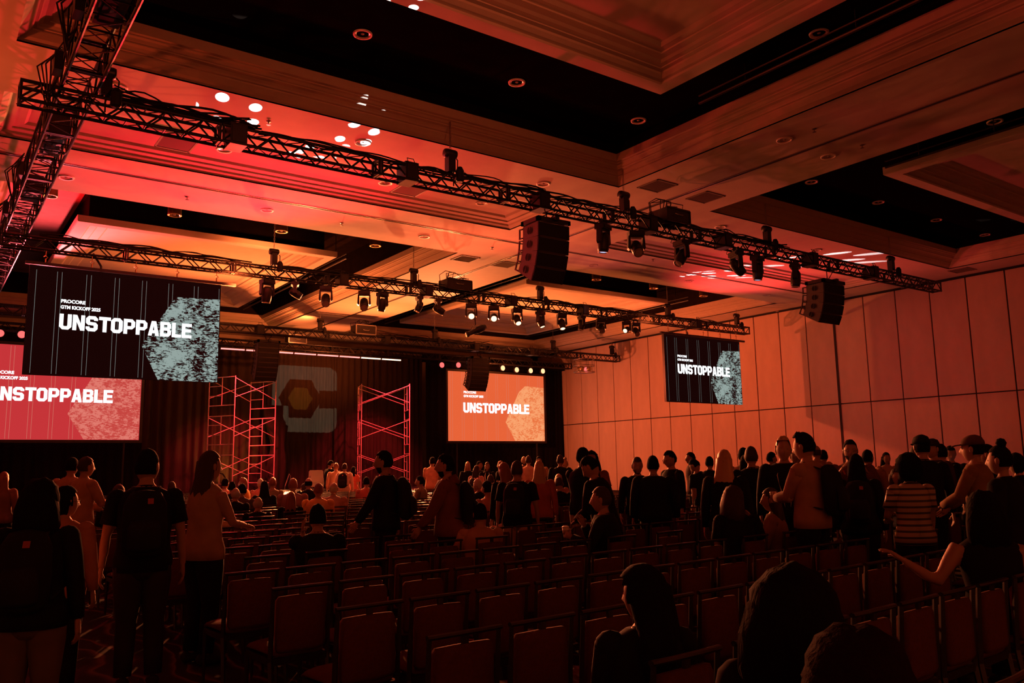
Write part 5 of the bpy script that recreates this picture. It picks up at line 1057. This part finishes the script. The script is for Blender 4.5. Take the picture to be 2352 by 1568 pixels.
 (842, 1097, 25, -10, dict(sit=1, hair='short', hc='black', top=(.5, .15, .1)), 'seated dark-haired head in front of the seated stage woman'),
 (970, 1095, 23, -70, dict(sit=1, hair='short', hc='black', top=OLV, sleeve='s'), 'seated man in an olive tee between the two walking men'),
 # standing by the stage
 (757, 1058, 31.5, 60, dict(hair='short', hc='black', top=BLK, sleeve='l', jacket=1, bot=BLK, lapel=1, free=1, hp=20), 'man in a black suit standing by the stage'),
 (772, 1064, 29, 5, dict(hair='short', hc='red', top=(.50, .28, .18), sleeve='l', jacket=1, bot=(.4, .25, .15), hem=.78, free=1), 'man in a tan jacket standing before the stage, back to the camera'),
 (791, 1065, 28.3, 15, dict(hair='short', hc='brown', top=(.78, .6, .5), sleeve='l', bot=KH, free=1, bp='black backpack on the man in the white shirt before the stage'), 'man in a white shirt and khaki trousers with a backpack before the stage'),
 (811, 1072, 30, 30, dict(s='f', hair='long', hc='black', top=(.5, .1, .08), sleeve='s', bot=BLK, free=1), 'dark-haired woman in a red top beside the white armchair'),
 (852, 1070, 36.9, -150, dict(s='f', sit=1, hair='pony', hc='black', top=(.6, .4, .32), sleeve='l', xy=(16.5, 37.3), base=.6, hp=20), 'woman seated on the stage beside the small round table'),
 (992, 1051, 27, 20, dict(hair='short', hc='black', top=(.70, .40, .26), sleeve='s', bot=(.2, .1, .08), free=1, lh=(-.1, .28, 1.1), rh=(.1, .28, 1.1), hy=-50), 'man in a pale salmon shirt standing with folded hands right of the scaffold'),
 (1074, 1061, 27, 170, dict(s='f', hair='long', hc='blond', top=BLK, sleeve='l', bot=BLK, free=1), 'blond woman in black facing the camera before the dark drape'),
 (1099, 1060, 27.5, 120, dict(hair='short', hc='black', sk=1, top=BLK, bot=BLK, free=1), 'dark-haired man between the blond woman and the woman with glasses'),
 (1119, 1062, 26.5, 180, dict(s='f', hair='long', hc='brown', glasses=1, top=BLK, sleeve='l', lapel=1, bot=BLK, free=1), 'smiling woman with glasses and long hair facing the camera'),
 (1093, 1070, 23, 30, dict(s='f', hair='long', hc='brown', top=(.6, .35, .3), sleeve='l', bot=BLK, free=1), 'woman with long hair and pale sleeve before the smiling woman'),
 (1152, 1059, 25, -60, dict(s='f', hair='pony', hc='red', top=BLK, bot=BLK, free=1), 'auburn-haired woman facing left beyond the polo man'),
 (1203, 1048, 27, 175, dict(hair='bald', hc='black', top=(.2, .08, .06), bot=BLK, beard=1, free=1), 'bearded bald man facing the camera behind the pale tee man'),
 (1213, 1048, 25, 10, dict(hair='short', hc='brown', top=(.55, .34, .24), sleeve='s', bot=BLK, free=1), 'man in a pale tee seen from behind left of the blond woman in rust'),
 (1237, 1049, 26, 170, dict(hair='short', hc='black', sk=1, top=(.4, .25, .15), sleeve='s', bot=BLK, free=1), 'man in a tan shirt facing the camera behind the blond woman in rust'),
 (1286, 1046, 21, 10, dict(hair='short', hc='brown', top=BLK, sleeve='l', jacket=1, bot=BLK, free=1), 'man in a black suit with his back turned, left of the wall corner'),
 (1299, 1056, 23, -60, dict(s='f', hair='bun', hc='blond', top=WHT, bot=BLK, free=1), 'blond woman in a white top at the wall corner'),
 (1284, 1098, 17, -10, dict(sit=1, hair='short', hc='brown', top=BLK, hp=15), 'seated man bowing his head below the man in the black suit'),
 (1280, 1090, 20, 160, dict(s='f', sit=1, hair='long', hc='blond', top=(.4, .2, .15)), 'seated fair-haired woman behind the bowing man'),
 (1303, 1090, 19.5, -160, dict(s='f', sit=1, hair='long', hc='red', top=(.6, .25, .2)), 'seated woman in a light patterned top at the foot of the wall'),
 (1085, 1100, 20, 0, dict(sit=1, hair='short', hc='brown', top=(.4, .12, .08)), 'seated brown-haired man left of the white-haired head'),
 (1101, 1102, 18.5, -50, dict(sit=1, hair='short', hc='grey', top=BLK), 'seated white-haired person in black between the walkers'),
 (1127, 1092, 20.5, 0, dict(sit=1, hair='short', hc='brown', top=(.45, .2, .12)), 'seated man with short brown hair behind the pink collar man'),
 (1124, 1107, 14.2, -40, dict(sit=1, hair='short', hc='black', top=(.42, .22, .17), sleeve='l', beard=1, build=1.08), 'seated dark-haired man in a pinkish collared shirt'),
 (1160, 1166, 12.1, 0, dict(sit=1, hair='none', top=(.6, .36, .28), sleeve='l', lean=55), 'person in a pale shirt bent forward beside the polo man'),
 (2300, 1100, 10.2, 10, dict(sit=1, hair='short', hc='black', top=BLK), 'seated dark figure below the woman with the bun'),
]
for a in PP: person(*a)
# turn the body lofts into one continuous skin each
tmp = []
for J in JOBS:
    J['bd'].v = [(p[0]*J['k'], p[1]*J['k'], p[2]*J['k']) for p in J['bd'].v]; o = J['bd'].build('tmp', M['paper']); r = o.modifiers.new('r', 'REMESH'); r.mode = 'VOXEL'; r.voxel_size = J['vox']; sm = o.modifiers.new('s', 'SMOOTH'); sm.iterations = 3; sm.factor = .5; tmp.append(o)
bpy.context.view_layer.update(); dg = bpy.context.evaluated_depsgraph_get()
for o, J in zip(tmp, JOBS):
    me = bpy.data.meshes.new_from_object(o.evaluated_get(dg)); k = J['k']; mb = MB(); mb.v = [tuple(v.co) for v in me.vertices]; mb.f = [tuple(p.vertices) for p in me.polygons]; mb.m = [0]*len(mb.f)
    ex = J['extra']; off = len(mb.v); mb.v += [(p[0]*k, p[1]*k, p[2]*k) for p in ex.v]; mb.f += [tuple(i+off for i in f) for f in ex.f]; mb.m += ex.m
    mb.build('body', [J['skin'], EYE], J['root'], True); bpy.data.meshes.remove(me)
for o in tmp: bpy.data.objects.remove(o)
# ------------------------------------------------------------------ place the chairs
cand = []
seated = [(c[0], c[1]-.22, c[3]) for c in CUT if c[2] and c[3] is not None and c[3] < 40]
for j in range(-1, 28):
    xmax = 12.2 if j < 8 else 14.5
    for k in range(40):
        x = 2.2+.485*k
        if x > xmax: break
        y = rowY(j, x); px, py, d = proj((x, y, .88))
        if d < .8 or px < -110 or px > 2460 or py > 1640: continue
        if any(abs(x-sx_) < .44 and abs(y-sy_) < .5 for sx_, sy_, sj in seated): continue
        if any((not c[2]) and abs(x-c[0]) < .42 and -.42 < c[1]-y < .55 and (c[1]-y < .5) and not (.55 < c[1]-y) for c in CUT): continue
        cand.append((d, x, y, 'dark framed banquet chair, %s row from the camera, %s seat from the left aisle' % (ORD[j+1], ORD[k])))
for sx_, sy_, sj in seated:
    if sy_ < 34: cand.append((0 if sj < 12 else 30, sx_, rowY(sj, sx_), None))
cand.sort(key=lambda c: c[0]); own = {round(c[0], 3): c[4] for c in CUT if c[2]}
for n, (d, x, y, l) in enumerate(cand[:296]):
    if l is None:
        who = own[round(x, 3)].split(' '); l = 'banquet chair under the ' + ' '.join(w_ for w_ in who[:11])
    chair(x, y, l)
mb = MB()
for d, x, y, l in cand[296:]:
    r = Matrix.Rotation(math.radians(3), 3, 'Z')
    for me, mi in ((CP['top_rail'], 0), (CP['backrest'], 1), (CP['seat'], 1), (CP['leg'][0], 0), (CP['leg'][1], 0), (CP['leg'][2], 0), (CP['leg'][3], 0)):
        off = len(mb.v); mb.v += [tuple(r @ v.co+Vector((x, y, 0))) for v in me.vertices]; mb.f += [tuple(i+off for i in p.vertices) for p in me.polygons]; mb.m += [mi]*len(me.polygons)
o = mb.build('banquet_chair', [M['frame'], M['fabric']], None); tag(o, 'far rows of identical banquet chairs beyond the nearer rows, towards the stage', 'chairs'); o['kind'] = 'stuff'
print('CHAIRS', len(cand), 'PEOPLE', len(JOBS))
# ------------------------------------------------------------------ finish: turn text curves into meshes
bpy.context.view_layer.update(); dg = bpy.context.evaluated_depsgraph_get()
for it in PEND:
    o, wd = it if isinstance(it, tuple) else (it, None)
    me = bpy.data.meshes.new_from_object(o.evaluated_get(dg)); k = bpy.data.objects.new(o.name.split('.')[0], me); C.objects.link(k); k.parent = o.parent; k.location = o.location; k.rotation_euler = o.rotation_euler
    if wd:
        w0 = max((v.co.x for v in me.vertices), default=1); k.scale = (wd/max(w0, .01), 1, 1)
    bpy.data.objects.remove(o)
